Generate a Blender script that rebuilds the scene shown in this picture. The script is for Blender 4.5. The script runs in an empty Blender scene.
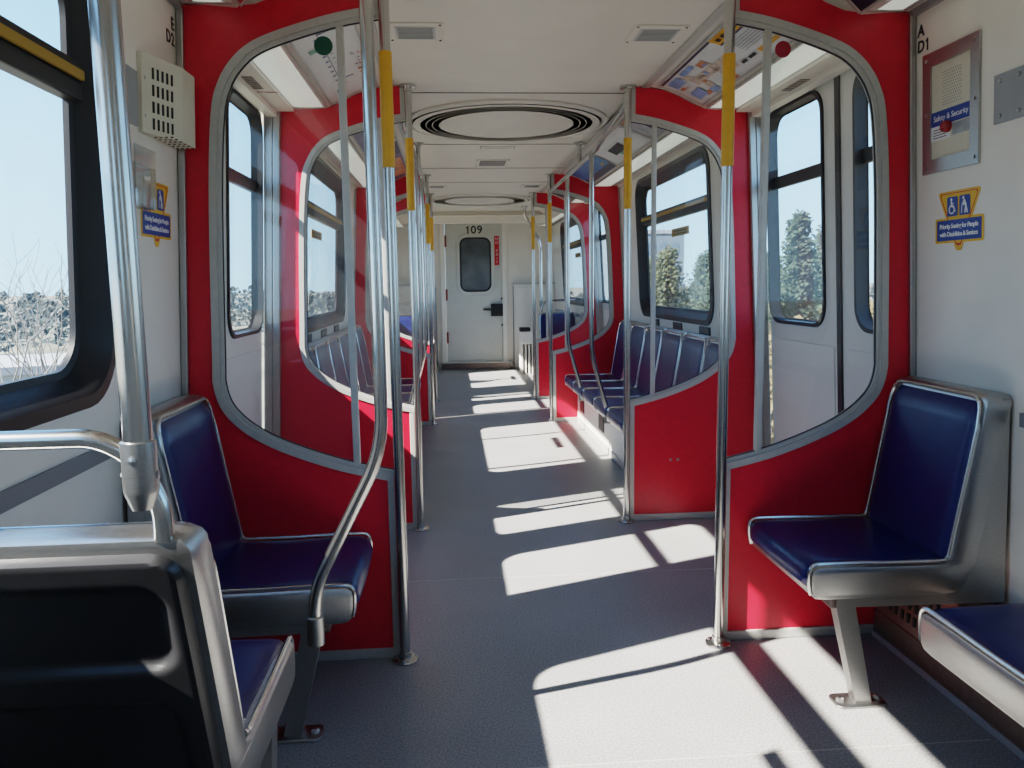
import bpy, bmesh, math, random
from mathutils import Vector, Matrix
from mathutils.geometry import tessellate_polygon
random.seed(7)
PI = math.pi
SC = bpy.context.scene
COL = SC.collection

# ------------------------------------------------------------------ materials
def mat(name, color, rough=.5, metal=0., noise=0., nscale=20., emit=None, estr=0., spec=.5, bump=0., stretch=None, coat=0.):
    m = bpy.data.materials.new(name); m.use_nodes = True
    nt = m.node_tree; b = nt.nodes['Principled BSDF']
    b.inputs['Base Color'].default_value = (*color, 1)
    b.inputs['Roughness'].default_value = rough
    b.inputs['Metallic'].default_value = metal
    b.inputs['Specular IOR Level'].default_value = spec
    if coat: b.inputs['Coat Weight'].default_value = coat; b.inputs['Coat Roughness'].default_value = .15
    if emit: b.inputs['Emission Color'].default_value = (*emit, 1); b.inputs['Emission Strength'].default_value = estr
    if noise or bump:
        tc = nt.nodes.new('ShaderNodeTexCoord'); mp = nt.nodes.new('ShaderNodeMapping')
        if stretch: mp.inputs['Scale'].default_value = stretch
        nz = nt.nodes.new('ShaderNodeTexNoise'); nz.inputs['Scale'].default_value = nscale; nz.inputs['Detail'].default_value = 4
        nt.links.new(tc.outputs['Object'], mp.inputs['Vector']); nt.links.new(mp.outputs['Vector'], nz.inputs['Vector'])
        if noise:
            cr = nt.nodes.new('ShaderNodeValToRGB')
            cr.color_ramp.elements[0].position = .3; cr.color_ramp.elements[1].position = .7
            cr.color_ramp.elements[0].color = (*[c*(1-noise) for c in color], 1)
            cr.color_ramp.elements[1].color = (*[min(1, c*(1+noise)) for c in color], 1)
            nt.links.new(nz.outputs['Fac'], cr.inputs['Fac']); nt.links.new(cr.outputs['Color'], b.inputs['Base Color'])
        if bump:
            bp = nt.nodes.new('ShaderNodeBump'); bp.inputs['Strength'].default_value = bump; bp.inputs['Distance'].default_value = .002
            nt.links.new(nz.outputs['Fac'], bp.inputs['Height']); nt.links.new(bp.outputs['Normal'], b.inputs['Normal'])
    return m

def glass_mat(name, tint=(.93, .95, .95), haze=.03, ior=1.45, hazecol=(.8, .85, .9)):
    m = bpy.data.materials.new(name); m.use_nodes = True
    nt = m.node_tree; nt.nodes.clear()
    out = nt.nodes.new('ShaderNodeOutputMaterial')
    tr = nt.nodes.new('ShaderNodeBsdfTransparent'); tr.inputs['Color'].default_value = (*tint, 1)
    gl = nt.nodes.new('ShaderNodeBsdfGlossy'); gl.inputs['Roughness'].default_value = .02
    df = nt.nodes.new('ShaderNodeBsdfDiffuse'); df.inputs['Color'].default_value = (*hazecol, 1)
    lw = nt.nodes.new('ShaderNodeLayerWeight'); lw.inputs['Blend'].default_value = .5      # Schlick reflectance, same from both sides
    pw = nt.nodes.new('ShaderNodeMath'); pw.operation = 'POWER'; pw.inputs[1].default_value = 4.2
    fr = nt.nodes.new('ShaderNodeMath'); fr.operation = 'MULTIPLY_ADD'; fr.inputs[1].default_value = .85; fr.inputs[2].default_value = .065
    nt.links.new(lw.outputs['Facing'], pw.inputs[0]); nt.links.new(pw.outputs[0], fr.inputs[0])
    m1 = nt.nodes.new('ShaderNodeMixShader'); m2 = nt.nodes.new('ShaderNodeMixShader')
    m1.inputs[0].default_value = haze
    nt.links.new(tr.outputs[0], m1.inputs[1]); nt.links.new(df.outputs[0], m1.inputs[2])
    nt.links.new(fr.outputs[0], m2.inputs[0]); nt.links.new(m1.outputs[0], m2.inputs[1]); nt.links.new(gl.outputs[0], m2.inputs[2])
    nt.links.new(m2.outputs[0], out.inputs['Surface'])
    return m

def floor_mat():
    m = bpy.data.materials.new('speckled grey vinyl'); m.use_nodes = True
    nt = m.node_tree; b = nt.nodes['Principled BSDF']; N = nt.nodes.new; L = nt.links.new
    tc = N('ShaderNodeTexCoord')
    n1 = N('ShaderNodeTexNoise'); n1.inputs['Scale'].default_value = 160; n1.inputs['Detail'].default_value = 3
    n2 = N('ShaderNodeTexNoise'); n2.inputs['Scale'].default_value = 2.2; n2.inputs['Detail'].default_value = 5
    L(tc.outputs['Object'], n1.inputs['Vector']); L(tc.outputs['Object'], n2.inputs['Vector'])
    c1 = N('ShaderNodeValToRGB'); e = c1.color_ramp.elements
    e[0].position = .33; e[0].color = (.205, .20, .20, 1); e[1].position = .66; e[1].color = (.375, .37, .37, 1)
    L(n1.outputs['Fac'], c1.inputs['Fac'])
    c2 = N('ShaderNodeValToRGB'); e = c2.color_ramp.elements
    e[0].position = .3; e[0].color = (.86, .86, .86, 1); e[1].position = .7; e[1].color = (1, 1, 1, 1)
    L(n2.outputs['Fac'], c2.inputs['Fac'])
    mx = N('ShaderNodeMix'); mx.data_type = 'RGBA'; mx.blend_type = 'MULTIPLY'; mx.inputs[0].default_value = 1
    L(c1.outputs['Color'], mx.inputs[6]); L(c2.outputs['Color'], mx.inputs[7])
    L(mx.outputs[2], b.inputs['Base Color'])
    b.inputs['Roughness'].default_value = .42; b.inputs['Specular IOR Level'].default_value = .45
    bp = N('ShaderNodeBump'); bp.inputs['Strength'].default_value = .05; bp.inputs['Distance'].default_value = .002
    L(n1.outputs['Fac'], bp.inputs['Height']); L(bp.outputs['Normal'], b.inputs['Normal'])
    return m

M = {
 'red': mat('red laminate', (.62, .018, .040), .36, noise=.06, nscale=40, spec=.4),
 'white': mat('off white wall laminate', (.84, .795, .72), .42, noise=.03, nscale=6),
 'ceil': mat('off white ceiling laminate', (.76, .70, .63), .45, noise=.03, nscale=5),
 'cream': mat('cream plastic', (.66, .62, .50), .45, noise=.03, nscale=30),
 'steel': mat('brushed stainless steel', (.46, .455, .44), .36, 1., noise=.10, nscale=60, stretch=(1, 1, 14), bump=.03),
 'pole': mat('satin stainless tube', (.54, .525, .50), .22, 1., noise=.02, nscale=30, stretch=(6, 6, .6)),
 'alu': mat('satin aluminium trim', (.50, .49, .465), .42, .3, noise=.05, nscale=40),
 'darksteel': mat('dull dark metal', (.20, .16, .15), .38, .9, noise=.12, nscale=40),
 'vinyl': mat('navy blue vinyl', (.005, .014, .095), .30, noise=.12, nscale=18, spec=.5, bump=.05),
 'black': mat('black rubber', (.012, .012, .014), .45, noise=.1, nscale=30),
 'plastic': mat('black moulded plastic', (.018, .018, .020), .36, noise=.15, nscale=12, bump=.05),
 'rail': mat('black anodised sash bar', (.02, .02, .022), .4),
 'yellow': mat('yellow pole sleeve', (.72, .36, .010), .42, noise=.06, nscale=25),
 'ochre': mat('ochre painted strip', (.40, .24, .03), .5),
 'glass': glass_mat('clear safety glass', (.94, .955, .955), .02),
 'wglass': glass_mat('window glass', (.93, .96, .98), .03),
 'dglass': glass_mat('dim cab glass', (.25, .29, .33), .10, 1.5),
 'floor': floor_mat(),
 'grey': mat('grey painted metal', (.33, .34, .35), .45, .2, noise=.05),
 'greyrail': mat('grey rubber dado rail', (.22, .22, .23), .5),
 'door': mat('grey white door paint', (.74, .735, .70), .42, noise=.03, nscale=8),
 'enddoor': mat('pale grey green door paint', (.58, .585, .54), .45, noise=.04, nscale=8),
 'light': mat('ribbed light diffuser', (.66, .68, .62), .22, emit=(.93, 1., .90), estr=.20),
 'signblue': mat('sign blue', (.02, .06, .28), .4), 'signyel': mat('sign yellow', (.80, .45, .02), .4),
 'signwhite': mat('sign white', (.85, .85, .85), .4), 'ink': mat('black ink', (.01, .01, .012), .5),
 'signred': mat('sign red', (.55, .01, .015), .4), 'dotred': mat('dark red sticker', (.30, .008, .03), .5),
 'dotgreen': mat('dark green sticker', (.004, .09, .06), .5),
 'button': mat('red button', (.30, .015, .02), .25),
 'beadsteel': mat('polished steel bead', (.66, .66, .65), .22, 1.), 'perf': mat('perforated pale grille', (.50, .50, .49), .5), 'sky blue card': mat('blue printed card', (.05, .20, .48), .3, noise=.3, nscale=9),
 'card': mat('white printed card', (.72, .72, .72), .35, noise=.03), 'cardgrey': mat('grey printed card', (.34, .36, .38), .35, noise=.3, nscale=14),
 'cardpurple': mat('purple printed card', (.13, .11, .20), .35, noise=.4, nscale=10),
 'carddark': mat('dark printed card', (.02, .025, .06), .35), 'mapblue': mat('map blue', (.25, .36, .62), .4, noise=.3, nscale=30),
 'maptan': mat('map tan', (.62, .50, .42), .4, noise=.25, nscale=40), 'orange': mat('orange printed card', (.55, .20, .08), .4, noise=.3, nscale=12),
 'lineblue': mat('route line blue', (.03, .04, .16), .4), 'green': mat('route green', (.10, .36, .25), .4),
 'acrylic': glass_mat('clear acrylic', (.88, .88, .86), .22, 1.49),
 'hinge': mat('rust red hinge', (.22, .05, .04), .5), 'dark': mat('dark void', (.006, .006, .007), .7),
 'bolt': mat('bolt steel', (.5, .5, .5), .3, 1.),
}

# ------------------------------------------------------------------ mesh helpers
def link(name, bm, m, parent=None, smooth=False, kind=None, label=None, cat=None, group=None):
    me = bpy.data.meshes.new(name)
    bmesh.ops.recalc_face_normals(bm, faces=bm.faces[:])
    bm.to_mesh(me); bm.free()
    if smooth:
        me.polygons.foreach_set('use_smooth', [True]*len(me.polygons))
        try: me.set_sharp_from_angle(angle=math.radians(38))
        except Exception: pass
    me.materials.append(M[m] if isinstance(m, str) else m)
    o = bpy.data.objects.new(name, me); COL.objects.link(o)
    if parent: o.parent = parent
    tag(o, label, cat, group, kind)
    return o

def tag(o, label=None, cat=None, group=None, kind=None):
    for k, v in (('label', label), ('category', cat), ('group', group), ('kind', kind)):
        if v: o[k] = v
    return o

def thing(name, label, cat, loc=(0, 0, 0), rotz=0., group=None):
    o = bpy.data.objects.new(name, None); COL.objects.link(o); o.empty_display_size = .1
    o.location = loc; o.rotation_euler = (0, 0, rotz)
    return tag(o, label, cat, group)

def dup(root, loc, rotz=None, label=None, group=None, scale=None):
    r = root.copy(); COL.objects.link(r); r.location = loc
    if rotz is not None: r.rotation_euler = (0, 0, rotz)
    if scale: r.scale = scale
    if label: r['label'] = label
    if group: r['group'] = group
    for ch in list(root.children):
        c = ch.copy(); COL.objects.link(c); c.parent = r
        for g in list(ch.children):
            d = g.copy(); COL.objects.link(d); d.parent = c
    return r

def B(): return bmesh.new()

def box(bm, a, b, mp=None):
    (x0, y0, z0), (x1, y1, z1) = a, b
    P = [(x0, y0, z0), (x1, y0, z0), (x1, y1, z0), (x0, y1, z0), (x0, y0, z1), (x1, y0, z1), (x1, y1, z1), (x0, y1, z1)]
    V = [bm.verts.new(mp(*q) if mp else q) for q in P]
    for f in ((0, 3, 2, 1), (4, 5, 6, 7), (0, 1, 5, 4), (1, 2, 6, 5), (2, 3, 7, 6), (3, 0, 4, 7)):
        bm.faces.new([V[i] for i in f])
    return bm

def rbox(bm, a, b, r=.006, mp=None):
    """box with rounded (bevelled) edges"""
    t = bmesh.new(); box(t, a, b)
    bmesh.ops.bevel(t, geom=t.edges[:], offset=r, segments=2, affect='EDGES', profile=.6)
    merge(bm, t, mp); return bm

def merge(bm, t, mp=None):
    t.verts.ensure_lookup_table(); idx = {}
    for v in t.verts: idx[v] = bm.verts.new(mp(*v.co) if mp else v.co)
    for f in t.faces:
        try: bm.faces.new([idx[v] for v in f.verts])
        except ValueError: pass
    t.free()

def loft(bm, loops, closed=True, cap0=False, cap1=False):
    R = [[bm.verts.new(p) for p in lp] for lp in loops]
    n = len(R[0])
    for i in range(len(R)-1):
        for j in range(n if closed else n-1):
            k = (j+1) % n
            try: bm.faces.new((R[i][j], R[i][k], R[i+1][k], R[i+1][j]))
            except ValueError: pass
    for flag, r in ((cap0, R[0]), (cap1, R[-1])):
        if flag:
            tri(bm, r)
    return R

def tri(bm, verts):
    ts = tessellate_polygon([[v.co.copy() for v in verts]])
    for t in ts:
        try: bm.faces.new([verts[i] for i in t])
        except ValueError: pass

def plate(bm, outer, holes, w0, w1, mp):
    """2-D polygon with holes extruded from w0 to w1 and mapped by mp(u,v,w)"""
    loops = [list(outer)] + [list(h) for h in holes]
    ts = tessellate_polygon([[Vector((u, v, 0)) for u, v in lp] for lp in loops])
    flat = [q for lp in loops for q in lp]
    A = [bm.verts.new(mp(u, v, w0)) for u, v in flat]
    for t in ts: bm.faces.new([A[i] for i in t])
    if w1 is not None:
        Bv = [bm.verts.new(mp(u, v, w1)) for u, v in flat]
        for t in ts: bm.faces.new([Bv[i] for i in reversed(t)])
        k = 0
        for lp in loops:
            n = len(lp)
            for i in range(n):
                a, b = k+i, k+(i+1) % n
                bm.faces.new((A[a], A[b], Bv[b], Bv[a]))
            k += n
    return bm

def rrect(x0, y0, x1, y1, r, n=6):
    out = []
    for cx, cy, a0 in ((x1-r, y1-r, 0), (x0+r, y1-r, 90), (x0+r, y0+r, 180), (x1-r, y0+r, 270)):
        for i in range(n+1):
            a = math.radians(a0+90*i/n); out.append((cx+r*math.cos(a), cy+r*math.sin(a)))
    return out

def circ(cx, cy, r, n=24): return [(cx+r*math.cos(2*PI*i/n), cy+r*math.sin(2*PI*i/n)) for i in range(n)]

def inset_path(P, d, closed=False):
    out = []; n = len(P)
    for i in range(n):
        a = P[(i-1) % n] if (closed or i > 0) else P[i]; b = P[(i+1) % n] if (closed or i < n-1) else P[i]
        tx, ty = b[0]-a[0], b[1]-a[1]; l = math.hypot(tx, ty) or 1
        out.append((P[i][0]-ty/l*d, P[i][1]+tx/l*d))
    return out

def catmull(P, k=5):
    out = []
    for i in range(len(P)-1):
        p0 = P[max(i-1, 0)]; p1 = P[i]; p2 = P[i+1]; p3 = P[min(i+2, len(P)-1)]
        for j in range(k):
            t = j/k
            out.append(tuple(.5*(2*p1[c]+(p2[c]-p0[c])*t+(2*p0[c]-5*p1[c]+4*p2[c]-p3[c])*t*t+(3*p1[c]-p0[c]-3*p2[c]+p3[c])*t**3) for c in range(len(p1))))
    out.append(tuple(P[-1])); return out

def fillet(P, r, n=6):
    P = [Vector(p) for p in P]; out = [P[0]]
    for i in range(1, len(P)-1):
        a = (P[i-1]-P[i]); b = (P[i+1]-P[i]); d = min(r, a.length*.45, b.length*.45)
        A = P[i]+a.normalized()*d; Bq = P[i]+b.normalized()*d
        for k in range(n+1):
            t = k/n; out.append(A*(1-t)**2+P[i]*2*t*(1-t)+Bq*t*t)
    out.append(P[-1]); return out

def tube(bm, P, r, n=14, caps=True):
    P = [Vector(p) for p in P]; loops = []; up = None
    rr = r if isinstance(r, (list, tuple)) else [r]*len(P)
    for i, p in enumerate(P):
        t = (P[min(i+1, len(P)-1)]-P[max(i-1, 0)]).normalized()
        if up is None:
            up = t.orthogonal().normalized()
        else:
            up = (up-t*up.dot(t)).normalized()
        s = t.cross(up)
        loops.append([p+(up*math.cos(2*PI*k/n)+s*math.sin(2*PI*k/n))*rr[i] for k in range(n)])
    loft(bm, loops, True, caps, caps); return bm

def cyl(bm, a, b, r, n=20): return tube(bm, [a, b], r, n)

def lathe(bm, prof, c=(0, 0, 0), n=24, axis='z'):
    loops = []
    for r, h in prof:
        lp = []
        for k in range(n):
            a = 2*PI*k/n; x, y = r*math.cos(a), r*math.sin(a)
            q = (x, y, h) if axis == 'z' else ((h, x, y) if axis == 'x' else (x, h, y))
            lp.append(Vector(q)+Vector(c))
        loops.append(lp)
    loft(bm, loops, True, True, True); return bm

def slab(bm, outline, thick, bev, mp, dome=0.):
    """bevelled plate from a convex outline; front at w=thick"""
    c = (sum(p[0] for p in outline)/len(outline), sum(p[1] for p in outline)/len(outline))
    def ring(d): return inset_path(outline, d, True)
    L = [[mp(u, v, 0) for u, v in ring(bev*.6)], [mp(u, v, bev*.4) for u, v in ring(0)], [mp(u, v, thick-bev) for u, v in ring(0)],
         [mp(u, v, thick-bev*.3) for u, v in ring(bev*.3)], [mp(u, v, thick) for u, v in ring(bev)]]
    if dome:
        q = ring(bev)
        for s in (.85, .6, .3): L.append([mp(c[0]+(u-c[0])*s, c[1]+(v-c[1])*s, thick+dome*(1-s*s)) for u, v in q])
    loft(bm, L, True, True, True)

def text_obj(name, s, size, origin, U, V, m, parent=None, align='CENTER', depth=.0006, bold=0., spacing=1., kind=None, lab=None, cat=None):
    cu = bpy.data.curves.new(name, 'FONT'); cu.body = s; cu.size = size; cu.align_x = align; cu.align_y = 'CENTER'
    cu.extrude = depth; cu.offset = bold; cu.space_character = spacing; cu.resolution_u = 3
    t = bpy.data.objects.new(name, cu); COL.objects.link(t)
    dg = bpy.context.evaluated_depsgraph_get()
    me = bpy.data.meshes.new_from_object(t.evaluated_get(dg))
    bpy.data.objects.remove(t, do_unlink=True)
    U = Vector(U).normalized(); V = Vector(V); V = (V-U*V.dot(U)).normalized(); N = U.cross(V)
    mw = Matrix(((U.x, V.x, N.x, origin[0]), (U.y, V.y, N.y, origin[1]), (U.z, V.z, N.z, origin[2]), (0, 0, 0, 1)))
    me.transform(mw); me.name = name
    me.materials.clear(); me.materials.append(M[m])
    o = bpy.data.objects.new(name, me); COL.objects.link(o)
    if parent: o.parent = parent
    return tag(o, lab, cat, None, kind)

# ------------------------------------------------------------------ car dimensions (metres; car axis = +Y)
YS = [2.62, 4.06, 7.18, 8.62]            # the four windscreen partitions
MID = 5.62
Y0, Y1 = -.75, 12.0
def wx(z): return 1.243-.051*(z-.95)      # the leaning side wall
SIDE = {-1: 'left', 1: 'right'}
def wmap(s, off=0.): return lambda u, v, w: (s*(wx(v)+off+w), u, v)   # (along car, height, outward)

# ------------------------------------------------------------------ floor, ceiling, walls
bm = B(); box(bm, (-1.34, Y0, -.06), (1.34, Y1+.1, 0)); link('floor', bm, 'floor', kind='structure')
for i, y in enumerate((1.93, 3.30, 6.0, 8.0)):
    bm = B(); box(bm, (-1.1, y-.0022, 0), (1.1, y+.0022, .0008)); link('trim_%d' % (i+1), bm, 'alu', kind='structure')

COVE = [(.66, 2.255), (.74, 2.240), (.81, 2.214), (.88, 2.180), (.94, 2.153)]
NEAR = [(.86, 2.255), (.90, 2.228), (1.0, 2.135)]
def ceil_profile(cv):
    half = cv+[(1.17, 2.148), (1.36, 2.148)]
    lo = [(-x, z) for x, z in reversed(half)]+half
    return lo
def ceiling(name, cv, ya, yb):
    lo = ceil_profile(cv); poly = lo+[(1.36, 2.34), (-1.36, 2.34)]
    bm = B(); plate(bm, poly, [], ya, yb, lambda u, v, w: (u, w, v)); return link(name, bm, 'ceil', kind='structure')
ceiling('ceiling', COVE, 2.62, 8.62)
ceiling('ceiling_near', NEAR, Y0, 2.62)
ceiling('ceiling_far', NEAR, 8.62, Y1+.05)
SEAM = [4.19, 5.68, 6.82, 7.75, 9.0]
for i, y in enumerate(SEAM):
    bm = B(); box(bm, (-.655, y-.006, 2.2525), (.655, y+.006, 2.256)); link('trim_%d' % (i+11), bm, 'darksteel', kind='structure')
for s in (-1, 1):
    bm = B(); box(bm, (s*.640-.018, 2.66, 2.246), (s*.640+.018, 8.60, 2.258)); link('trim_%d' % (20+s), bm, 'alu', kind='structure')
bm = B(); rbox(bm, (-1.0, 10.75, 2.10), (1.0, 10.85, 2.26), .01); box(bm, (-1.0, 10.70, 2.19), (1.0, 10.76, 2.2)); link('trim_25', bm, 'white', kind='structure')

DOORS = [(2.65, 4.03), (7.21, 8.59)]
WINS = [(.22, 2.09), (4.68, 6.55), (9.15, 11.02)]
WZ = (.995, 2.10)
for s in (-1, 1):
    outer = [(Y0, 0)]
    for a, b in DOORS: outer += [(a, 0), (a, 2.10), (b, 2.10), (b, 0)]
    outer += [(Y1, 0), (Y1, 2.16), (Y0, 2.16)]
    holes = [rrect(a+.02, WZ[0]+.02, b-.02-(.06 if s > 0 and b < 3 else 0), WZ[1]-.02, .12, 6) for a, b in WINS]
    bm = B(); plate(bm, outer, holes, 0, .05, wmap(s)); link('wall_'+SIDE[s], bm, 'white', kind='structure')
    # dado rail of the end bays
    for k, (a, b) in enumerate(((Y0, 2.08), (9.16, Y1))):
        bm = B(); box(bm, (a, .852, -.010), (b, .892, .001), lambda y, z, w: (s*(wx(z)+w), y, z))
        link('trim_%d' % (30+k*2+(s > 0)), bm, 'greyrail', kind='structure')
    # upper corner moulding
    for k, (a, b) in enumerate(((Y0, 2.6), (2.66, 4.02), (4.08, 7.16), (7.22, 8.58), (8.64, Y1))):
        bm = B(); box(bm, (s*1.165, a, 2.128), (s*1.20, b, 2.15)); link('trim_%d' % (40+k*2+(s > 0)), bm, 'grey' if k in (0, 4) else 'ceil', kind='structure')
    # jamb posts
    for k, (y, d) in enumerate(((2.650, 1), (4.032, -1), (7.208, 1), (8.59, -1))):
        bm = B(); mp = lambda y_, z, w: (s*(wx(z)+w), y_, z)
        rbox(bm, (y-.012, 0, -.012), (y+.012, 2.14, .020), .004, mp); rbox(bm, (y-.010, 0, .022), (y+.010, 2.12, .065), .004, mp)
        link('trim_%d' % (60+k*2+(s > 0)), bm, 'steel', kind='structure')

# windows: gasket, pane, sash rail, strip
nw = 0
for s in (-1, 1):
    for a, b in WINS:
        nw += 1
        if s > 0: b -= .06*(b < 3)
        def L(d, w, r): return [wmap(s)(u, v, w) for u, v in rrect(a+d, WZ[0]+d, b-d, WZ[1]-d, r, 7)]
        bm = B(); loft(bm, [L(0, .002, .16), L(.004, -.012, .156), L(.035, -.016, .14), L(.045, -.004, .135), L(.075, .045, .115), L(.092, .05, .10), L(.092, .064, .10)])
        w = link('window_%d' % nw, bm, 'black', smooth=True, kind='structure')
        bm = B(); plate(bm, rrect(a+.07, WZ[0]+.07, b-.07, WZ[1]-.07, .115, 6), [], .058, None, wmap(s)); link('window_pane', bm, 'wglass', w)
        bm = B(); mp = lambda y, z, w_: (s*(wx(z)+w_), y, z)
        rbox(bm, (a+.08, 1.722, .022), (b-.08, 1.770, .062), .006, mp); rbox(bm, (a+.08, 1.770, .014), (b-.08, 1.806, .062), .006, mp); link('sash_bar', bm, 'rail', w)
        bm = B(); box(bm, (a+.085, 1.764, .008), (b-.10, 1.786, .016), mp); link('sash_strip', bm, 'ochre', w)
        yc = (a+b)/2-.1
        bm = B(); box(bm, (yc-.20, 1.60, .053), (yc+.21, 1.655, .0565), mp); st = link('sticker', bm, 'ochre', w)
        bm = B()
        for q in range(2): box(bm, (yc-.15, 1.612+q*.019, .0525), (yc+.15, 1.620+q*.019, .0535), mp)
        link('sticker_print', bm, 'ink', st)

# sliding doors: two leaves a side per doorway
nd = 0
for s in (-1, 1):
    for di, (a, b) in enumerate(DOORS):
        c = a+.614 if di == 0 else b-.614
        for e in (-1, 1):
            nd += 1
            ya, yb = (c-.748, c-.004) if e < 0 else (c+.004, c+.748)
            wa, wb = (c-.726, c-.147) if e < 0 else (c+.147, c+.726)
            mp = wmap(s, .072)
            outer = [(ya, .015), (yb, .015), (yb, 2.115), (ya, 2.115)]
            bm = B(); plate(bm, outer, [rrect(wa, 1.075, wb, 2.09, .10, 6)], 0, .035, mp)
            d = link('door_%d' % nd, bm, 'door', kind='structure')
            def L(k, w, r): return [mp(u, v, w) for u, v in rrect(wa+k, 1.075+k, wb-k, 2.09-k, r, 6)]
            bm = B(); loft(bm, [L(-.018, -.001, .11), L(-.016, -.010, .11), L(0, -.010, .10), L(.003, .04, .097), L(.012, .042, .09)])
            link('door_gasket', bm, 'black', d, True)
            bm = B(); plate(bm, rrect(wa+.004, 1.08, wb-.004, 2.085, .095, 6), [], .036, None, mp); link('door_pane', bm, 'wglass', d)
            bm = B(); box(bm, (wa+.004, 1.735, .022), (wb-.004, 1.792, .04), lambda y, z, w: mp(y, z, w)); link('door_glazing_bar', bm, 'rail', d)
            bm = B(); box(bm, ((c-.018) if e < 0 else c+.001, .02, -.010), ((c-.001) if e < 0 else c+.018, 2.11, -.0005), lambda y, z, w: mp(y, z, w)); link('edge_seal', bm, 'black', d)
            bm = B()
            rbox(bm, (ya+.05, .16, -.006), (yb-.05, .98, .001), .004, lambda y, z, w: mp(y, z, w)); link('lower_panel', bm, 'door', d)
        # dark threshold
        bm = B(); rbox(bm, (s*1.335-.09, a, -.002), (s*1.335+.01, b, .006), .002); link('trim_%d' % (80+di*2+(s > 0)), bm, 'alu', kind='structure')
        # header cover with grille
        hx = lambda x: s*x
        bm = B(); box(bm, (min(hx(1.10), hx(1.30)), a+.02, 2.122), (max(hx(1.10), hx(1.30)), b-.02, 2.146)); hd = link('trim_%d' % (90+di*2+(s > 0)), bm, 'ceil', kind='structure')
        bm = B()
        for k in range(7): box(bm, (min(hx(1.14), hx(1.24)), c+.10+k*.03, 2.1195), (max(hx(1.14), hx(1.24)), c+.115+k*.03, 2.1225))
        link('header_grille', bm, 'darksteel', hd)
        if s < 0: text_obj('header_notice', 'CAUTION', .032, (-1.165, c+.36, 2.1205), (1, 0, 0), (0, -1, 0), 'dotred', hd)

# ------------------------------------------------------------------ windscreen partitions
EDGE0 = catmull([(.568, .622), (.74, .664), (.90, .722), (1.0, .775), (1.07, .832), (1.113, .89), (1.132, .965), (1.13, 1.05), (1.11, 1.54), (1.087, 1.80),
                (1.058, 1.895), (1.012, 1.965), (.95, 2.015), (.85, 2.055), (.70, 2.098), (.568, 2.122)], 5)
pnames = ['nearest', 'second', 'third', 'farthest']
DOT = {(0, 1): ('dotred', .744, 2.028), (0, -1): ('dotgreen', .744, 2.028)}
for i, y in enumerate(YS):
    for s in (-1, 1):
        t = thing('partition_screen', '%s red partition screen on the %s of the aisle, glazed above' % (pnames[i], SIDE[s]), 'partition', (s*.9, y, 0), 0, 'red windscreen partitions')
        mp = lambda u, v, w: (s*u-s*.9, w, v)
        k_ = 1. if i in (0, 3) else 0.
        EDGE = [(u+.010*k_*min(1, max(0, (u-.9)/.15)), v+.024*k_*min(1, max(0, (v-1.5)/.4))) for u, v in EDGE0]
        INN = inset_path(EDGE, .036); MIDP = inset_path(EDGE, .024)          # towards the opening
        base = [(.57, 0), (1.285, 0), (wx(.95)-.002, .95), (wx(2.12)-.002, 2.12)]
        top = [(1.16, 2.142), (1.0, 2.142), (.945, 2.147), (.88, 2.172), (.80, 2.212), (.74, 2.234), (.66, 2.249), (.57, 2.251)]
        if i in (0, 3): top = top
        poly = base+top+[(.57, EDGE[-1][1])]+list(reversed(EDGE[1:-1]))+[(.57, EDGE[0][1])]
        bm = B(); plate(bm, poly, [], -.014, .014, mp); link('panel', bm, 'red', t)
        # frame: two stepped strips
        bm = B(); plate(bm, EDGE+list(reversed(MIDP)), [], -.021, .021, mp); plate(bm, MIDP+list(reversed(INN)), [], -.014, .014, mp)
        link('frame', bm, 'alu', t)
        bm = B(); rbox(bm, (.566, -.019, 0), (.592, .019, .626), .004, lambda x, y_, z: mp(x, z, y_)); link('edge_trim', bm, 'alu', t)
        bm = B(); rbox(bm, (.566, -.019, 2.118), (.590, .019, 2.25), .004, lambda x, y_, z: mp(x, z, y_)); link('header_trim', bm, 'alu', t)
        bm = B(); rbox(bm, (.57, -.022, 0), (1.25, .022, .035), .004, lambda x, y_, z: mp(x, z, y_)); link('skirting', bm, 'alu', t)
        g = [q for q in INN if q[0] > .692]
        zlo = min((q for q in INN if q[0] <= .70 and q[1] < 1), key=lambda q: abs(q[0]-.69))[1]; zhi = min((q for q in INN if q[0] <= .72 and q[1] > 1), key=lambda q: abs(q[0]-.69))[1]
        bm = B(); plate(bm, [(.69, zlo)]+g+[(.69, zhi)], [], 0, None, mp); link('glass_pane', bm, 'glass', t)
        bm = B(); plate(bm, inset_path(INN, -.001)+list(reversed(inset_path(INN, .003))), [], -.003, .003, mp); link('glazing_seal', bm, 'black', t)
        bm = B(); rbox(bm, (.680, -.012, zlo-.02), (.703, .012, zhi+.02), .004, lambda x, y_, z: mp(x, z, y_)); link('glass_post', bm, 'alu', t)
        bm = B()
        if i == 0: rbox(bm, (0, -.012, .0), (.022, .004, 2.13), .004, lambda x, y_, z: mp(wx(z)-.024+x, z, y_-.018))
        else: rbox(bm, (0, -.015, .0), (.012, .004, 2.13), .003, lambda x, y_, z: mp(wx(z)-.014+x, z, y_-.018))
        link('wall_channel', bm, 'steel', t)
        if i in (1, 2):
            bm = B()
            for xx in (.79, .83): lathe(bm, [(.0, -.018), (.008, -.017), (.008, -.013)], mp(xx, .33, 0), 10, 'y'); link('bolt', bm, 'bolt', t); bm = B()
            bm.free()
        if (i, s) in DOT:
            cm, dx, dz = DOT[(i, s)]
            bm = B(); plate(bm, circ(dx, dz, .0265 if s > 0 else .029, 28), [], -.003, -.0015, mp); link('round_sticker', bm, cm, t)

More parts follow.
